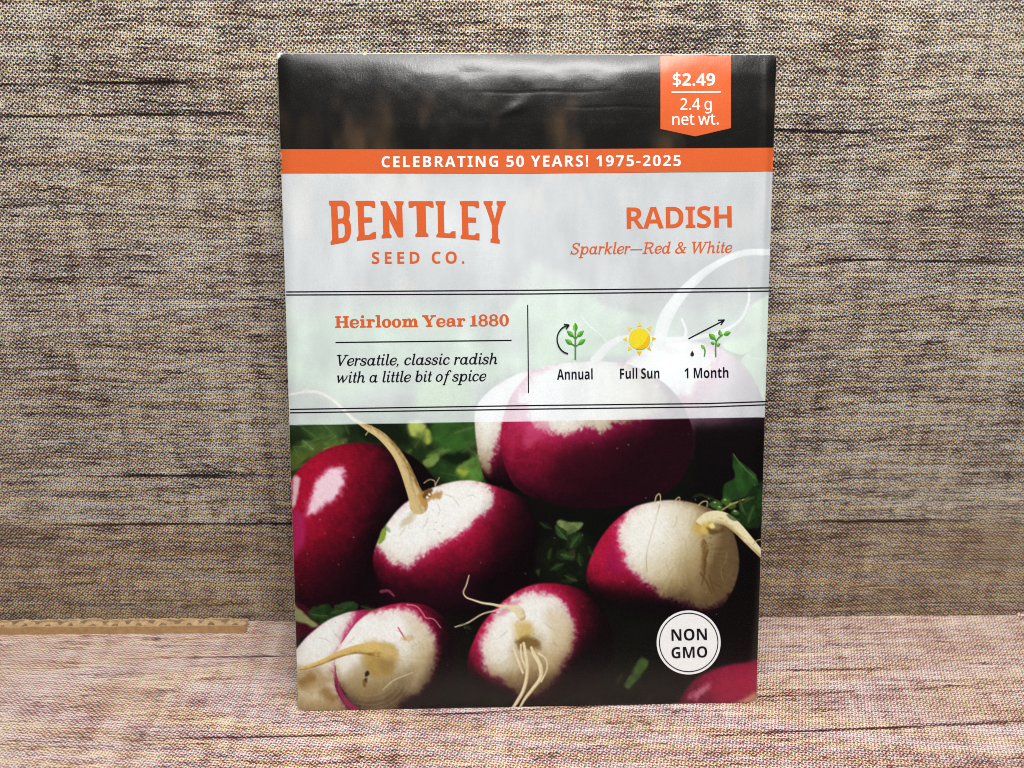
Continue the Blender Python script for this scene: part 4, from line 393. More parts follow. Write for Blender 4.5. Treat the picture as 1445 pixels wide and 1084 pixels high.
    # small tangled leaves in the dark gaps
    for i,(a,b,L,w,t,q) in enumerate(((792,752,26,13,.9,.9),(812,764,24,12,2.2,.8),(800,784,20,10,.2,.75),(818,790,18,9,1.4,.5),(786,800,22,9,2.7,.5),(770,742,20,8,.5,.35),(806,816,20,9,.4,.5),(776,782,16,8,1.8,.35),(834,778,18,8,1.1,.3),
            (1048,716,24,10,1.2,.8),(1060,726,26,11,1.9,.75),(1034,730,20,9,.4,.6),(1000,702,18,8,.3,.35),(985,700,16,7,2.9,.3),(1056,706,20,9,2.6,.7),(450,868,24,9,.1,.6),(478,862,26,10,-.3,.6),(520,858,22,8,.2,.35),(546,746,14,6,.9,.3),(658,884,18,8,.5,.3),(874,960,20,8,2.0,.25))):
        c,s_=np.cos(t),np.sin(t); pt=lambda u,v:(a+L*(u-.5)*c-w*v*s_,b+L*(u-.5)*s_+w*v*c)
        B([pt(0,0),pt(.25,.42),pt(.6,.5),pt(1,0),pt(.65,-.45),pt(.25,-.4)],(34,66,22),1.3,1.5,6,600+i,a=q,var=.5,vs=(6,6))
        B([pt(.1,-.02),pt(.35,.34),pt(.65,.38),pt(.92,0)],(70,110,44),1.6,1,5,640+i,a=q*.5); S([pt(0,0)+(.9,),pt(.5,.03)+(.9,),pt(1,0)+(.7,)],(116,150,80),(70,104,44),680+i,a=q*.6)
    for i,(a,b,t,L) in enumerate(((628,698,.3,14),(640,705,.9,12),(618,712,1.5,16),(604,730,2.0,18),(572,745,2.2,14),(660,700,.2,12),(955,728,1.9,18),(968,760,1.5,22),(940,790,1.2,20),(1008,770,1.7,26),(1018,800,1.4,22),(1026,780,1.9,18),(958,820,.8,16),(716,890,2.4,16),(770,880,.6,16),(780,900,1.0,18),(705,930,1.9,14),(560,890,.5,14),(590,905,1.0,16),(500,900,2.4,16),(450,900,.4,18),(470,890,.9,16))):
        r=np.random.RandomState(3000+i); k=(r.rand()-.5)*6; c,s_=np.cos(t),np.sin(t)
        S([(a,b,1.),(a+c*L*.5-s_*k,b+s_*L*.5+c*k,1.2),(a+c*L,b+s_*L,.7)],(168,146,110),(150,126,92),3000+i,a=.38)
    for i in range(70):
        r=np.random.RandomState(3200+i); q=((600,735,60,40),(560,915,45,45),(745,900,50,55),(970,780,70,60))[i%4]; a=q[0]+(r.rand()-.5)*q[2]; b=q[1]+(r.rand()-.5)*q[3]; z=.6+r.rand()*1.2
        B([(a-z,b),(a,b-z*.7),(a+z,b),(a,b+z*.7)],(178,154,116),.9,.5,3,i,a=.25+.3*r.rand())
    # stem, bottom right radish, specks
    B([(903,928),(916,934),(908,948),(896,964),(886,972),(882,966),(892,948)],(64,96,34),3,2,7,431,var=.3,vs=(6,9)); 
    p.radish([(950,1010),(960,985),(979,960),(1001,947),(1026,939),(1051,935),(1085,934),(1090,1015)],(1040,1012,95,80,0),None,441,.92,(.1,-.7,.6),soft=4,red=[(0,(16,2,8)),(.5,(92,9,36)),(1,(152,22,60))])
    B([(1000,965),(1050,945),(1080,950),(1070,985),(1020,990)],(170,24,62),14,5,12,443,a=.5)
    B([(970,986),(980,976),(996,966),(1004,964),(998,974),(982,986)],(214,140,152),5,5,6,444,a=.65); B([(1040,992),(1060,980),(1080,975),(1080,1000)],(196,146,110),5,4,8,445,a=.85)
    for i in range(60):
        r=np.random.RandomState(500+i); a,b=420+r.rand()*650,610+r.rand()*370
        B([(a-.8,b),(a,b-.8),(a+.8,b),(a,b+.8)],(190,190,190),.8,.3,3,i,a=.25+.4*r.rand())
    gr=fbm(X,Y,1.7,1.7,990,2)+.5*fbm(X,Y,3.5,3.5,995,2)
    cc=p.C; gm=np.clip((cc[...,1]-np.maximum(cc[...,0],cc[...,2]))/20,0,1)[...,None]*.3; p.C=cc*(1-gm)+gm*(cc.mean(-1,keepdims=True)*np.array([1.,1.06,.86])*.92)
    # worn white paper at corners and along the cut top
    B([(386,70),(398,74),(396,79),(391,84),(386,84)],(214,212,204),1.2,2,4,701); B([(416,1010),(417,992),(421,999),(430,1006)],(206,196,176),1.2,2,4,702); B([(1090,76),(1102,74),(1102,84)],(150,148,142),1.2,1.5,4,703,a=.7)
    for i in range(46):
        r=np.random.RandomState(1500+i); a=392+r.rand()*700; b=75.5+.5*(a-391)/100*.5+r.rand()*1.6; B([(a-1-r.rand()*2.5,b),(a,b-.7),(a+1+r.rand()*2.5,b),(a,b+.7)],(200,198,192),.8,.5,3,i,a=.3+.5*r.rand())
    pic=np.clip(p.C*(1+.03*gr[...,None])+1.6*gr[...,None],0,255)
    return pic
# ------------------------------------------------------------------ the seed packet: its shape
PW, PHT = 82.9004, 114.0                      # width and height in millimetres
P0 = np.array([3.9386, 0.0, 0.12]); PYAW, LEAN = 0.0137979, 0.2370856
EX = np.array([math.cos(PYAW), math.sin(PYAW), 0.]); NB = np.array([-math.sin(PYAW), math.cos(PYAW), 0.])
UP = math.cos(LEAN)*np.array([0, 0, 1.])+math.sin(LEAN)*NB; BK = np.cross(UP, EX)*-1.
BK = math.cos(LEAN)*NB-math.sin(LEAN)*np.array([0, 0, 1.])
def relief(u, v):
    """how far the paper stands out of the flat sheet, towards the viewer, in millimetres"""
    e = np.clip(1-np.abs(2*u/PW)**5, 0, 1); s = np.sin(np.pi*np.clip(v/PHT, 0, 1)).clip(0, 1)
    d = .75*e*s**.7
    q = np.clip((PHT-v)/17, 0, 3); d = d*np.clip(q*1.5, 0, 1)+(.88-.40*ss(14, 30, u)+.30*np.exp(-((u-4)/19)**2)-.4*np.exp(-((u+41)/5)**2))*2.2*q*np.exp(1-2.2*q)              # top flap curls over
    h = np.clip((v-(PHT-20))/8, 0, 1)*np.clip((PHT-v)/3., 0, 1)
    d = d+h*(.30*fbm(u+50, v, 10, 24, 700, 2)+.05*fbm(u+50, v, 4, 3, 705, 2))
    w = v-(PHT-9.0+.22*(u+2.)); d = d+.15*np.exp(-((u+2.6-.7*w)/2.0)**2)*np.where(w > 0, np.exp(-(w/1.3)**2), np.exp(-(w/.75)**2))     # thumb dent under the flap
    d = d-.022*np.exp(-((v-(PHT-6.3+.012*u+.1*np.sin(u*.6)))/.3)**2)*ss(-12, -3, u)*ss(17, 6, u)-.02*np.exp(-((v-(PHT-8.7+.12*np.sin(u*.5)))/.28)**2)*ss(2, 9, u)*ss(27, 15, u)
    d = d+.10*fbm(u+50, v, 30, 40, 710, 2)
    d = d-.55*np.clip((np.abs(u)-(PW/2-2.2))/2.2, 0, 1)**2.0*np.clip((PHT-v)/5, .15, 1)                                           # soft side folds
    d = d+.34*np.exp(-((u-(PW/2-1.5))/.8)**2)*np.clip((v-60)/30, 0, 1)*np.clip((PHT-v)/14, 0, 1)     # ridge beside the right fold
    return d
def surf(u, v, off=0.):
    """place on the packet -> point in the packet's own axes (mm)"""
    return np.stack([u, -(relief(u, v)+off), v], -1)
def world(p): return P0+p[..., 0:1]*EX+p[..., 1:2]*BK+p[..., 2:3]*UP
def photo(u, v):
    q = world(surf(u, v))-CAM; z = q@AF
    return PH_W/2+PH_F*(q@AR)/z, PH_H/2-PH_F*(q@AU)/z
def place(x, y):
    """where on the packet a mark read off the photograph is printed"""
    x = np.asarray(x, float); y = np.asarray(y, float); u = (x-744)/8.; v = (1000-y)/8.1
    for i in range(12):
        X, Y = photo(u, v); X2, Y2 = photo(u+.01, v); X3, Y3 = photo(u, v+.01)
        a, b, c, d = (X2-X)/.01, (X3-X)/.01, (Y2-Y)/.01, (Y3-Y)/.01; D = a*d-b*c; ex, ey = x-X, y-Y
        u = u+(d*ex-b*ey)/D; v = v+(-c*ex+a*ey)/D
    return u, v
packet = bpy.data.objects.new('seed_packet', None); link(packet); packet.empty_display_size = .02
packet.location = Vector(P0)*MM; packet.rotation_euler = (-LEAN, 0, PYAW)
tag(packet, 'glossy paper seed packet printed with red and white radishes, leaning against the wood print wall', 'seed packet')
def paper(name, col=None, rough=.235, attr=None, grain=.10, spec=.5):
    m = NT(name); o = m.obj_mm(); sp = m.n('ShaderNodeSeparateXYZ'); m.put(sp.inputs[0], o)
    fine = m.noise(o, 5.5, 2.); fib = m.noise(m.xyz(m.math('MULTIPLY', sp.outputs[0], 2.4), sp.outputs[1], m.math('MULTIPLY', sp.outputs[2], .8)), 1.3, 3.)
    if attr:
        at = m.n('ShaderNodeAttribute', attribute_name=attr); c = at.outputs['Color']
    else: c = tuple(col)
    gr = m.mr(m.noise(o, 9., 1.), .3, .7, .93, 1.07)
    g3 = m.xyz(gr, gr, gr)
    m.put(m.b.inputs['Base Color'], m.mix(1., c, g3, 'MULTIPLY'))
    m.put(m.b.inputs['Roughness'], m.mr(fine, .3, .7, rough-.04, rough+.06)); m.b.inputs['Specular IOR Level'].default_value = spec
    m.bump(m.math('ADD', fine, m.math('MULTIPLY', fib, 1.5)), grain, .0001)
    return m.m
M_FRONT = paper('printed_coated_paper', attr='print')
M_WHITE = paper('white_paper', lin((226, 224, 218)), .6)
def ink(name, rgb, k=1.): return paper(name, tuple(np.array(lin(rgb)[:3])*k)+(1,), .24)
M_ORANGE = ink('orange_ink', (216, 97, 48)); M_BLACK = ink('black_ink', (24, 20, 30)); M_TEXT = ink('white_print', (252, 252, 252))
M_GRN = ink('leaf_green_ink', (126, 192, 72)); M_GRN2 = ink('dark_green_ink', (74, 152, 50)); M_YEL = ink('sun_yellow_ink', (238, 216, 48)); M_YEL2 = ink('sun_gold_ink', (232, 192, 14)); M_SEED = ink('brown_ink', (58, 40, 36))
# ------------------------------------------------------------------ front sheet with its picture
NU, NV = 600, 824
u1 = np.linspace(-PW/2, PW/2, NU); v1 = np.linspace(0, PHT, NV)[::-1]
U, V = np.meshgrid(u1, v1)
X, Y = photo(U, V)
pic = paint(X, Y)
def line_y(pts): return np.interp(X, [p[0] for p in pts], [p[1] for p in pts])
b0 = line_y([(396, 244.6), (745, 244.8), (1090, 242)]); b1 = line_y([(410, 600), (745, 594.6), (1078, 589)])
band = ss(-.5, .5, Y-b0)*ss(.5, -.5, Y-b1)
tone = 1+.055*fbm(X, Y, 30, 80, 800, 3)+.02*fbm(X, Y, 110, 80, 806, 2)
leaf = 1.25*ss(8, 30, pic[..., 1]-pic[..., 0])[..., None]
pale = ((pic+leaf*np.array([-22, 4, -20]))*.175+(np.array([242, 247, 250])*.832+(8*np.exp(-((X-610)/190)**2-((Y-330)/80)**2)-5*ss(700, 760, X)*ss(420, 330, Y))[..., None]))*(tone*(1+.03*(vnoise(X*1.1, Y*1.1, 77)-.5)))[..., None]
pic = pic*(1-band[..., None])+pale*band[..., None]
pic = np.clip(pic, 0, 255)
base = np.array([np.interp(pic[..., k].ravel(), np.arange(256), [lin((q, q, q))[0] for q in range(256)]) for k in range(3)]).T
def grid_mesh(name, P, mat, parent, colors=None, smooth=True):
    r, c = P.shape[:2]; me = bpy.data.meshes.new(name); n = r*c
    me.vertices.add(n); me.vertices.foreach_set('co', (P.reshape(-1)*MM).astype(np.float32))
    i = np.arange(n).reshape(r, c); q = np.stack([i[:-1, :-1], i[1:, :-1], i[1:, 1:], i[:-1, 1:]], -1).reshape(-1, 4); k = len(q)
    me.loops.add(k*4); me.loops.foreach_set('vertex_index', q.reshape(-1).astype(np.int32))
    me.polygons.add(k); me.polygons.foreach_set('loop_start', np.arange(0, k*4, 4, dtype=np.int32)); me.polygons.foreach_set('loop_total', np.full(k, 4, np.int32))
    me.update(calc_edges=True); me.polygons.foreach_set('use_smooth', np.ones(k, bool)) if smooth else None
    me.materials.append(mat)
    if colors is not None:
        a = me.color_attributes.new('print', 'FLOAT_COLOR', 'POINT'); a.data.foreach_set('color', np.concatenate([colors, np.ones((n, 1))], 1).astype(np.float32).ravel())
    return link(bpy.data.objects.new(name, me), parent)
front = grid_mesh('front_panel', surf(U, V), M_FRONT, packet, base)
ub, vb = np.meshgrid(np.linspace(PW/2, -PW/2, 60), np.linspace(0, PHT, 80)[::-1])
eb = np.clip(1-np.abs(2*ub/PW)**4, 0, 1)*np.sin(np.pi*vb/PHT).clip(0, 1)
rb = relief(ub, vb)
grid_mesh('back_panel', np.stack([ub, -np.minimum(rb, rb*0)+.28+.5*eb+np.maximum(0, -rb), vb], -1), M_WHITE, packet)
def rim():
    t = []
    for k in range(160): t.append((-PW/2+PW*k/160, PHT))
    for k in range(200): t.append((PW/2, PHT-PHT*k/200))
    for k in range(160): t.append((PW/2-PW*k/160, 0))
    for k in range(200): t.append((-PW/2, PHT*k/200))
    t = np.array(t); r = relief(t[:, 0], t[:, 1]); n = len(t); o = np.sign(t)*0
    rs = np.random.RandomState(4).rand(n)*.05
    cx = t.copy(); cx[:, 0] *= 1+.0012; cx[:, 1] = (t[:, 1]-PHT/2)*1.0012+PHT/2
    A = np.stack([t[:, 0], -r, t[:, 1]], -1); B = np.stack([cx[:, 0], -r+.14, cx[:, 1]+rs*(t[:, 1] > PHT-.1)], -1); D = np.stack([t[:, 0], np.maximum(0, -r)+.28, t[:, 1]], -1)
    v = np.vstack([A, B, D])*MM; f = []
    for k in range(n):
        j = (k+1) % n; f += [(k, j, n+j, n+k), (n+k, n+j, 2*n+j, 2*n+k)]
    mesh_obj('paper_edge', v, f, M_WHITE, packet)
rim()
# ------------------------------------------------------------------ printed shapes, laid on the front sheet
OFF = .045
def lay(name, x, y, faces, mat, parent, off=OFF):
    u, v = place(x, y); return mesh_obj(name, surf(u, v, off)*MM, faces, mat, parent, True)
def inside(p, L):
    c = False
    for (x0, y0), (x1, y1) in zip(L, L[1:]+L[:1]):
        if (y0 > p[1]) != (y1 > p[1]) and p[0] < (x1-x0)*(p[1]-y0)/(y1-y0)+x0: c = not c
    return c
def fill(loops):
    """closed outlines (holes included) -> points and triangles"""
    pts, tris = [], []
    lv = [sum(inside(l[0], k) for k in loops if k is not l) for l in loops]
    for i, l in enumerate(loops):
        if lv[i] % 2: continue
        grp = [l]+[k for j, k in enumerate(loops) if lv[j] == lv[i]+1 and inside(k[0], l)]
        b = len(pts); flat = [p for g in grp for p in g]
        T = tessellate_polygon([[Vector((p[0], p[1], 0)) for p in g] for g in grp])
        for t in T:
            (ax, ay), (bx, by), (cx, cy) = (flat[q] for q in t)
            s = (bx-ax)*(cy-ay)-(by-ay)*(cx-ax)
            if abs(s) < 1e-7: continue
            tris.append(tuple(b+q for q in (t if s < 0 else t[::-1])))       # photo y runs down: front faces the viewer
        pts += flat
    return pts, tris
def shapes(name, polys, mat, parent, off=OFF):
    """polys: list of groups of outlines in photo pixels, merged into one printed mark"""
    P, F = [], []
    for loops in polys:
        p, t = fill([[tuple(q) for q in l] for l in loops]); b = len(P); P += p; F += [tuple(b+k for k in q) for q in t]
    a = np.array(P); return lay(name, a[:, 0], a[:, 1], F, mat, parent, off)
def strip(pts, w, n=40, taper=None):
    """outline of a drawn line; pts in photo pixels"""
    P = np.array(pts, float); d = np.hypot(*np.diff(P, axis=0).T); s = np.r_[0, np.cumsum(d)]; t = np.linspace(0, s[-1], n)
    c = np.stack([np.interp(t, s, P[:, 0]), np.interp(t, s, P[:, 1])], 1); g = np.gradient(c, axis=0); g /= np.hypot(*g.T)[:, None]
    nn = np.stack([-g[:, 1], g[:, 0]], 1)*w/2
    return c+nn, c-nn
def rules(name, lines, mat, parent, n=60, off=OFF):
    P, F = [], []
    for pts, w in lines:
        a, b = strip(pts, w, n); k = len(P); P += list(a)+list(b)
        F += [(k+i, k+i+1, k+n+i+1, k+n+i)[::-1] for i in range(n-1)]
    a = np.array(P); return lay(name, a[:, 0], a[:, 1], F, mat, parent, off)
def sheet(name, corners, mat, parent, nu, nv, off):
    """corners TL TR BR BL, each side may bow: top and bottom given as polylines"""
    top, bot = corners; t = np.linspace(0, 1, nu)
    tp = np.array(top, float); bt = np.array(bot, float)
    T = np.stack([np.interp(t, np.linspace(0, 1, len(tp)), tp[:, k]) for k in (0, 1)], -1); B = np.stack([np.interp(t, np.linspace(0, 1, len(bt)), bt[:, k]) for k in (0, 1)], -1)
    s = np.linspace(0, 1, nv)[:, None, None]; G = T[None]*(1-s)+B[None]*s
    u, v = place(G[..., 0], G[..., 1]); u = np.clip(u, -PW/2, PW/2); v = np.clip(v, 0, PHT)
    return grid_mesh(name, surf(u, v, off), mat, parent)
def text(s, sets, p0, p1, cap, fit='track', track=0., space=46, xs=1.):
    """glyph outlines set along the line p0-p1 (ink start to ink end), cap height in photo pixels"""
    p0 = np.array(p0, float); p1 = np.array(p1, float); L = np.hypot(*(p1-p0)); d = (p1-p0)/L; up = np.array([d[1], -d[0]]); k = cap/142.
    gl = []
    for ch in s:
        if ch == ' ': gl.append((space, [])); continue
        for S in sets:
            if ch in GL[S]: gl.append(GL[S][ch]); break
        else: raise KeyError(ch)
    x = 0.; pos = []
    for a, lo in gl: pos.append(x); x += a+track
    ink = [min(min(l[0::2]) for l in gl[0][1])+pos[0], max(max(l[0::2]) for l in gl[-1][1])+pos[-1]]
    nat = (ink[1]-ink[0])*k
    ex, sc = 0., 1.
    if fit == 'track': sc = xs; ex = (L-nat*xs)/max(1, len(gl)-1)
    else: sc = L/nat
    out = []
    for i, ((a, lo), q) in enumerate(zip(gl, pos)):
        if not lo: continue
        out.append([[tuple(p0+d*(((l[j]+q-ink[0])*k)*sc+ex*i)+up*(l[j+1]*k)) for j in range(0, len(l), 2)] for l in lo])
    return out
def letters(name, mat, parent, *lines, off=OFF*2):
    return shapes(name, [g for l in lines for g in l], mat, parent, off)
# orange band with the anniversary line
banner = sheet('banner', ([(390, 210.7), (745, 211), (1097, 208.5)], [(390, 244.5), (745, 245), (1097, 241.8)]), M_ORANGE, packet, 240, 14, OFF)
letters('lettering', M_TEXT, banner, text('CELEBRATING 50 YEARS! 1975-2025', ('X', 'X2'), (538.7, 236.3), (960.5, 234.4), 15.4))
# price tag
def tagshape():
    xs = np.linspace(931.9, 1031.3, 41); ys = np.linspace(0, 1, 45); P = []
    for t in ys:
        for x in xs:
            s = (x-931.9)/99.4; bt = np.interp(s, [0, .495, 1], [182, 192.6, 180.8]); P.append((x, 72+(bt-72)*t))
    P = np.array(P).reshape(45, 41, 2); u, v = place(P[..., 0], P[..., 1]); v = np.clip(v, 0, PHT)
    return grid_mesh('price_tag', surf(u, v, OFF), M_ORANGE, packet)
ptag = tagshape()
letters('lettering', M_TEXT, ptag, text('$2.49', ('X2', 'X'), (949.3, 121.2), (1009, 120.8), 17.2, 'scale'), text('2.4 g', ('R',), (960, 155.3), (1004, 154.8), 16.2, 'scale'), text('net wt.', ('R',), (948.8, 176.6), (1014, 175.8), 16.2, 'scale'))
rules('divider_line', [([(947.5, 130.2), (1017, 130.)], 1.7)], M_TEXT, ptag, 40, OFF*2.5)
# maker's name
def bz(l, x0, y0): return [(x0+a/10.323, y0+b/10.323) for a, b in l]
Bt = [[(42,86),(240,84),(290,95),(325,125),(345,165),(350,230),(348,300),(340,340),(327,360),(345,385),(362,430),(368,500),(360,580),(345,630),(315,670),(270,693),(70,730),(66,690),(90,655),(88,560),(72,165),(50,150)],
      [(168,163),(230,163),(250,175),(258,205),(258,290),(252,325),(235,342),(175,348)], [(177,420),(240,413),(262,425),(272,460),(276,560),(268,600),(245,625),(185,633)]]
Et = [[(430,88),(700,88),(716,105),(720,188),(680,188),(640,160),(552,160),(556,328),(660,328),(674,340),(678,392),(665,400),(558,404),(566,586),(630,584),(668,556),(700,540),(730,540),(732,632),(700,645),(452,670),(446,625),(470,600),(474,560),(460,165),(434,140)]]
Nt = [[(792,92),(890,94),(1028,376),(1026,160),(994,105),(994,92),(1134,94),(1128,130),(1112,160),(1124,612),(1110,618),(1048,618),(922,362),(928,560),(956,590),(956,626),(812,634),(808,600),(834,570),(826,165),(800,140)]]
Tt = [[(1205,92),(1548,92),(1565,105),(1570,185),(1530,185),(1490,160),(1453,160),(1462,548),(1494,580),(1494,608),(1305,612),(1300,580),(1328,552),(1316,160),(1290,160),(1260,185),(1206,186),(1200,110)]]
Lt = [[(252,92),(400,92),(396,130),(374,155),(384,558),(460,562),(495,530),(546,530),(548,628),(535,632),(266,616),(266,585),(290,560),(284,160),(258,135)]]
E2 = [[(606,92),(870,90),(886,105),(888,192),(850,192),(812,164),(724,164),(728,328),(845,332),(845,404),(730,404),(738,584),(815,590),(850,558),(895,562),(895,664),(622,638),(618,600),(642,575),(634,160),(612,135)]]
Yt = [[(952,92),(1086,90),(1086,140),(1066,165),(1118,352),(1162,165),(1144,140),(1142,90),(1278,90),(1274,140),(1244,170),(1166,448),(1168,632),(1190,660),(1190,712),(1056,694),(1054,650),(1078,625),(1076,440),(980,160),(956,130)]]
logo = shapes('maker_lettering', [[bz(l, 460, 275) for l in g] for g in (Bt, Et, Nt, Tt)]+[[bz(l, 590, 275) for l in g] for g in (Lt, E2, Yt)], M_ORANGE, packet)
letters('company_lettering', M_ORANGE, logo, text('SEED CO.', ('Q', 'X2'), (524.7, 372.2), (655.3, 371.6), 16.6, 'track', xs=1.0), off=OFF)
ttl = letters('title_lettering', M_ORANGE, packet, text('RADISH', ('X',), (884.5, 322.8), (1032.7, 320.8), 30.), off=OFF)
letters('variety_lettering', M_ORANGE, ttl, text('Sparkler—Red & White', ('I',), (804.8, 359.), (1033.5, 356.7), 15.2, 'scale'), off=OFF)
# rules
rules('double_rule', [([(404, 412), (750, 409.6), (1090, 406.2)], 1.7), ([(404, 416.3), (750, 414.8), (1090, 410.8)], 1.7)], M_BLACK, packet, 300)
rules('double_rule', [([(409, 577.7), (745, 572.3), (1000, 569.4), (1082, 566.6)], 1.7), ([(409, 582.5), (745, 577.4), (1000, 574.2), (1082, 571.2)], 1.7)], M_BLACK, packet, 300)
rules('divider_line', [([(744.6, 430.5), (745.8, 554.5)], 1.6)], M_BLACK, packet, 40)
# description
hd = letters('heading_lettering', M_ORANGE, packet, text('Heirloom Year 1880', ('B',), (473, 462.6), (718.3, 460.), 16.4, 'scale', space=40), off=OFF)
rules('heading_rule', [([(473.5, 483.3), (722, 480.3)], 1.7)], M_BLACK, hd, 50)
letters('description_lettering', M_BLACK, packet, text('Versatile, classic radish', ('I',), (475.5, 516.2), (702, 513.8), 14.6, 'scale'), text('with a little bit of spice', ('I',), (475.5, 540.2), (686.5, 537.7), 14.6, 'scale'), off=OFF)
# icons
def ell(cx, cy, rx, ry, n=48, a0=0., a1=2*math.pi, rot=0.):
    t = np.linspace(a0, a1, n, endpoint=abs(a1-a0) < 6.28); x, y = rx*np.cos(t), ry*np.sin(t); c, s = math.cos(rot), math.sin(rot)
    return [(cx+c*p-s*q, cy+s*p+c*q) for p, q in zip(x, y)]
def leaf(x0, y0, x1, y1, w, half=0):
    a, b = np.array((x0, y0)), np.array((x1, y1)); d = b-a; L = np.hypot(*d); d = d/L; n = np.array([-d[1], d[0]]); t = np.linspace(0, 1, 14)
    pf = np.sin(np.pi*t**.85)**.85*w/2
    up = [tuple(a+d*L*q+n*p) for q, p in zip(t, pf)]; dn = [tuple(a+d*L*q-n*p) for q, p in zip(t, pf)]; md = [tuple(a+d*L*q) for q in t]
    if half: return (up if half > 0 else dn)+md[::-1][1:-1]
    return up+dn[::-1][1:-1]
def band_poly(pts, w, n=24):
    a, b = strip(spline(pts) if len(pts) > 2 else pts, w, n); return [tuple(q) for q in a]+[tuple(q) for q in b[::-1]]
S1 = 1/10.84
def q1(x, y, x0=775, y0=445): return (x0+x*S1, y0+y*S1)
lv = [(400, 245, 398, 112, 72), (372, 325, 272, 232, 70), (430, 325, 528, 232, 70), (355, 440, 244, 366, 68), (444, 440, 556, 364, 68)]
pl = shapes('plant_icon', [[leaf(*q1(a, b), *q1(c, d), w*S1)] for a, b, c, d, w in lv], M_GRN, packet)
shapes('leaf_shade', [[leaf(*q1(a, b), *q1(c, d), w*S1, h)] for (a, b, c, d, w), h in zip(lv, (1, -1, 1, -1, 1))], M_GRN2, pl, OFF*2)
shapes('stem', [[band_poly([q1(400, 236), q1(400, 670)], 2.3)], [band_poly([q1(352, 300), q1(380, 335), q1(398, 352)], 1.5)], [band_poly([q1(446, 300), q1(420, 335), q1(402, 352)], 1.5)], [band_poly([q1(330, 425), q1(370, 450), q1(398, 470)], 1.5)], [band_poly([q1(470, 425), q1(430, 455), q1(402, 470)], 1.5)]], M_GRN2, pl, OFF*3)
shapes('arrow', [[band_poly([q1(288, 586), q1(215, 555), q1(160, 495), q1(125, 410), q1(122, 330), q1(145, 260), q1(200, 190), q1(285, 152)], 1.8)], [band_poly([q1(222, 134), q1(306, 146)], 1.7)], [band_poly([q1(306, 143), q1(256, 208)], 1.7)]], M_BLACK, pl, OFF*4)
letters('caption_lettering', M_BLACK, pl, text('Annual', ('X',), (786, 535.9), (836.4, 535.3), 14.6, 'scale'), off=OFF)
def q2(x, y): return q1(x, y, 865, 445)
sun = shapes('sun_icon', [[ell(*q2(406, 360), 164*S1, 164*S1, 64)]], M_YEL, packet)
shapes('shade', [[[q2(406+163*math.cos(t), 360+163*math.sin(t)) for t in np.linspace(-.42, 1.98, 24)]+[q2(430, 460), q2(500, 390), q2(520, 330)][0:3]]], M_YEL2, sun, OFF*2)
for (a, b, c, d, e, f) in ((370,168,440,168,406,98), (520,190,570,244,594,172), (598,325,598,394,662,358), (584,545,516,512,562,470), (368,552,440,552,404,620), (222,545,240,470,290,518), (214,328,214,396,150,362), (222,178,292,192,244,246)):
    shapes('ray', [[[q2(a, b), q2(c, d), q2(e, f)]]], M_YEL2 if a in (584, 368, 598) else M_YEL, sun)
letters('caption_lettering', M_BLACK, sun, text('Full Sun', ('X',), (874.9, 534.6), (930.6, 534.), 14.4, 'scale'), off=OFF)
def q3(x, y): return q1(x, y, 955, 440)
gl_ = [(590, 415, 490, 334, 78), (580, 490, 520, 462, 46), (608, 520, 668, 486, 46), (668, 360, 654, 276, 58), (715, 345, 826, 310, 66)]
gr = shapes('seedling_icon', [[leaf(*q3(a, b), *q3(c, d), w*S1)] for a, b, c, d, w in gl_], M_GRN, packet)
shapes('leaf_shade', [[leaf(*q3(a, b), *q3(c, d), w*S1, h)] for (a, b, c, d, w), h in zip(gl_, (-1, -1, 1, -1, 1))], M_GRN2, gr, OFF*2)
shapes('stem', [[band_poly([q3(595, 682), q3(592, 560), q3(604, 455), q3(640, 395), q3(700, 345)], 2.)], [band_poly([q3(575, 395), q3(590, 425), q3(600, 450)], 1.6)]], M_GRN2, gr, OFF*3)
sp_ = shapes('sprout', [[leaf(*q3(425, 570), *q3(368, 502), 50*S1)]], M_GRN, gr)
shapes('stem', [[band_poly([q3(416, 555), q3(432, 600), q3(420, 682)], 1.9)]], M_GRN2, sp_, OFF*2)
shapes('seed', [[[q3(236, 592), q3(262, 640), q3(262, 665), q3(248, 682), q3(222, 682), q3(207, 665), q3(210, 640)]]], M_SEED, gr)
shapes('arrow', [[band_poly([q3(178, 414), q3(715, 135)], 1.9)], [band_poly([q3(630, 130), q3(732, 124)], 1.8)], [band_poly([q3(730, 122), q3(672, 202)], 1.8)]], M_BLACK, gr, OFF)
letters('caption_lettering', M_BLACK, gr, text('1 Month', ('X',), (966, 533.8), (1028, 533.), 14.2, 'scale'), off=OFF)
# round badge
def disc(cx, cy, r, nr=10, na=72):
    P = [(cx, cy)]+[(cx+r*k/nr*math.cos(t), cy+r*k/nr*math.sin(t)) for k in range(1, nr+1) for t in np.linspace(0, 2*math.pi, na, endpoint=False)]
    F = [(0, 1+(j+1) % na, 1+j)[::-1] for j in range(na)]
    for k in range(nr-1):
        a = 1+k*na; F += [(a+j, a+na+j, a+na+(j+1) % na, a+(j+1) % na) for j in range(na)]
    return np.array(P), [f[::-1] for f in F]
P_, F_ = disc(971.7, 906.6, 45.2)
badge = lay('badge', P_[:, 0], P_[:, 1], F_, M_TEXT, packet, OFF)
t_ = np.linspace(0, 2*math.pi, 97)
rules('ring', [(np.stack([971.7+41.2*np.cos(t_), 906.4+41.2*np.sin(t_)], 1), 1.4)], M_BLACK, badge, 97, OFF*2)
letters('lettering', M_BLACK, badge, text('NON', ('N',), (947.6, 904.2), (997.6, 902.8), 16.2, 'scale'), text('GMO', ('N',), (947.6, 928.9), (998.2, 927.4), 15.6, 'scale'))
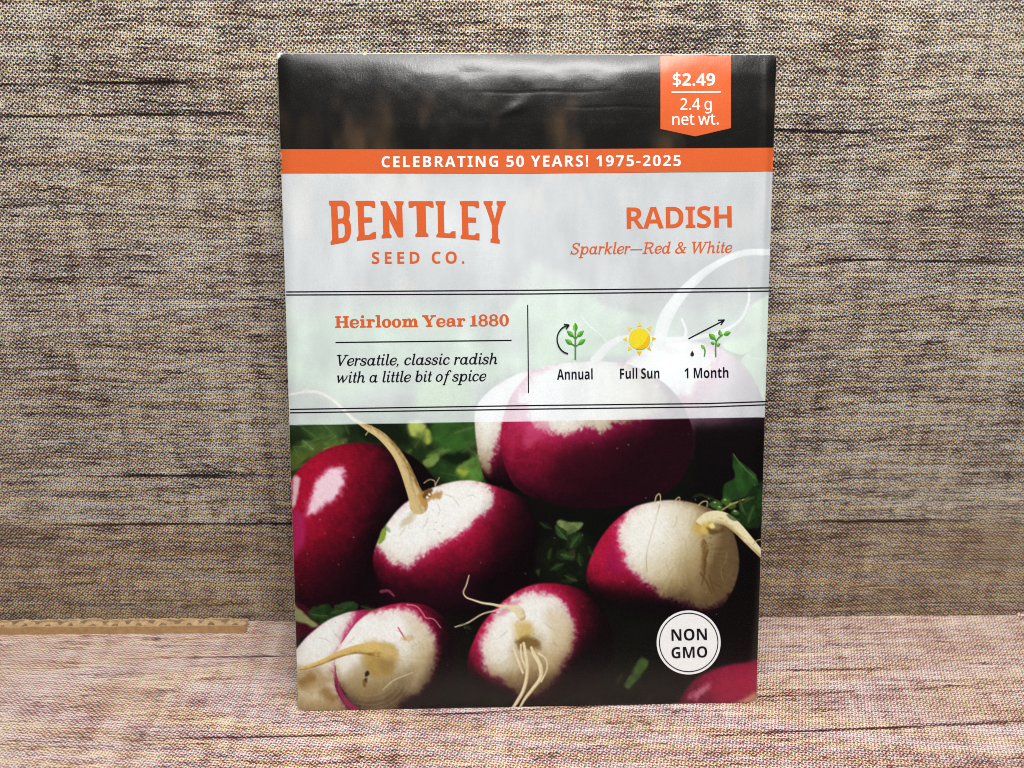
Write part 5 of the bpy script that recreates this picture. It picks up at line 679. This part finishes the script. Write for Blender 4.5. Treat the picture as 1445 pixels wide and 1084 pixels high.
# ------------------------------------------------------------------ torn corrugated cardboard at the foot of the wall
def card_mat(name, c0, c1):
    m = NT(name); o = m.obj_mm(); n = m.noise(o, 1.2, 4.); k = m.noise(m.xyz(n, n, n), 2.)
    m.put(m.b.inputs['Base Color'], m.mix(m.mr(m.noise(o, .9, 4., .7), .35, .65), c0, c1)); m.b.inputs['Roughness'].default_value = .85; m.b.inputs['Specular IOR Level'].default_value = .15
    m.bump(m.noise(o, 4., 3.), .5, .0003); return m.m
M_KRAFT = card_mat('kraft_liner', lin((176, 140, 96)), lin((196, 160, 116))); M_TORN = card_mat('torn_kraft', lin((170, 140, 104)), lin((204, 176, 140)))
card = bpy.data.objects.new('cardboard_strip', None); link(card); card.location = Vector((-51.3, 23.9, 0))*MM; card.empty_display_size = .01
tag(card, 'torn brown corrugated cardboard strip lying at the foot of the wall, left of the packet', 'cardboard')
def ridge(name, y0, y1, ztop, mat, jag, seed, round_end):
    """a liner sheet along x, from the far left to the rounded end at 0, with a torn top edge"""
    rs = np.random.RandomState(seed); xs = np.arange(-72, .01, .35); n = len(xs)
    z = ztop+jag*(np.convolve(rs.rand(n+4)-.5, np.ones(3)/3, 'same')[2:-2])*2+jag*.12*np.sin(xs*1.35+seed)
    if round_end: z = np.where(xs > -1.3, z*np.sqrt(np.clip(1-((xs+1.3)/1.32)**2*.85, 0, 1)), z)
    yo = .05*np.sin(xs*.9+seed)
    A = [(x, y0+o, .0 if not round_end or x < -1.2 else .25*(x+1.2)/1.2) for x, o in zip(xs, yo)]; B = [(x, y0+o, k) for x, o, k in zip(xs, yo, z)]
    Cc = [(x, y1+o, k-.04) for x, o, k in zip(xs, yo, z)]; D = [(x, y1+o, 0.) for x, o in zip(xs, yo)]
    v = np.array(A+B+Cc+D)*MM; f = []
    for i in range(n-1):
        for a, b in ((0, 1), (1, 2), (2, 3), (3, 0)): f.append((a*n+i, a*n+i+1, b*n+i+1, b*n+i))
    f += [(0, n, 2*n, 3*n), (n-1, 4*n-1, 3*n-1, 2*n-1)]
    return mesh_obj(name, v, f, mat, card)
ridge('front_liner', 0., .38, 1.72, M_KRAFT, .09, 3, True)
ridge('back_liner', 2.3, 2.8, 1.72, M_TORN, .3, 5, True)
xs = np.arange(-72, -.4, .12); rs = np.random.RandomState(9)
ph = np.cumsum(.12*2*math.pi/(4.7+.9*np.interp(xs, np.linspace(-72, 0, 16), rs.rand(16)-.5)))
yw = 1.36+.84*np.tanh(1.7*np.sin(ph))+.10*np.convolve(rs.rand(len(xs)+10)-.5, np.ones(9)/9, 'same')[5:-5]*3
zt = 1.5+.30*np.convolve(rs.rand(len(xs)+8)-.5, np.ones(7)/7, 'same')[4:-4]*3+.15*np.sin(ph*.37)
fv = []; n = len(xs); g = np.gradient(yw, .12); nx = -g/np.hypot(1, g); ny = 1/np.hypot(1, g)
for s, zz in ((-.74, 0), (-.74, 1), (.74, 1), (.74, 0)):
    fv += [(x+s*a, np.clip(y+s*b, .36, 2.37), z*zz) for x, y, z, a, b in zip(xs, yw, zt, nx, ny)]
ff = [(a*n+i, a*n+i+1, b*n+i+1, b*n+i) for i in range(n-1) for a, b in ((0, 1), (1, 2), (2, 3), (3, 0))]+[(0, n, 2*n, 3*n), (n-1, 4*n-1, 3*n-1, 2*n-1)]
mesh_obj('fluting', np.array(fv)*MM, ff, M_TORN, card)
v = [(x, y, z) for z in (.02, .12) for y in (.37, 2.36) for x in (-72, -.6)]
mesh_obj('core', np.array(v)*MM, [(0, 2, 3, 1), (4, 5, 7, 6), (0, 1, 5, 4), (1, 3, 7, 5), (3, 2, 6, 7), (2, 0, 4, 6)], M_KRAFT, card)
# lifted paper edge at the far right
fx = np.array([(105.2, 27.3, .02), (112., 27.2, .02), (112., 27.9, .9), (105.6, 27.9, .62), (105.3, 27.6, .5), (105.2, 27.6, .02), (112., 28.1, .02), (105.3, 28.1, .02), (112., 28.1, .8), (105.6, 28.1, .55)])*MM
fl = mesh_obj('paper_edge_flap', fx, [(0, 1, 2, 3, 4), (0, 4, 5), (7, 9, 8, 6), (0, 7, 6, 1), (1, 6, 8, 2), (2, 8, 9, 3), (3, 9, 7, 5, 4), (0, 5, 7)], M_FLOOR)
tag(fl, 'small lifted pale paper edge at the far right foot of the wall', 'paper edge')
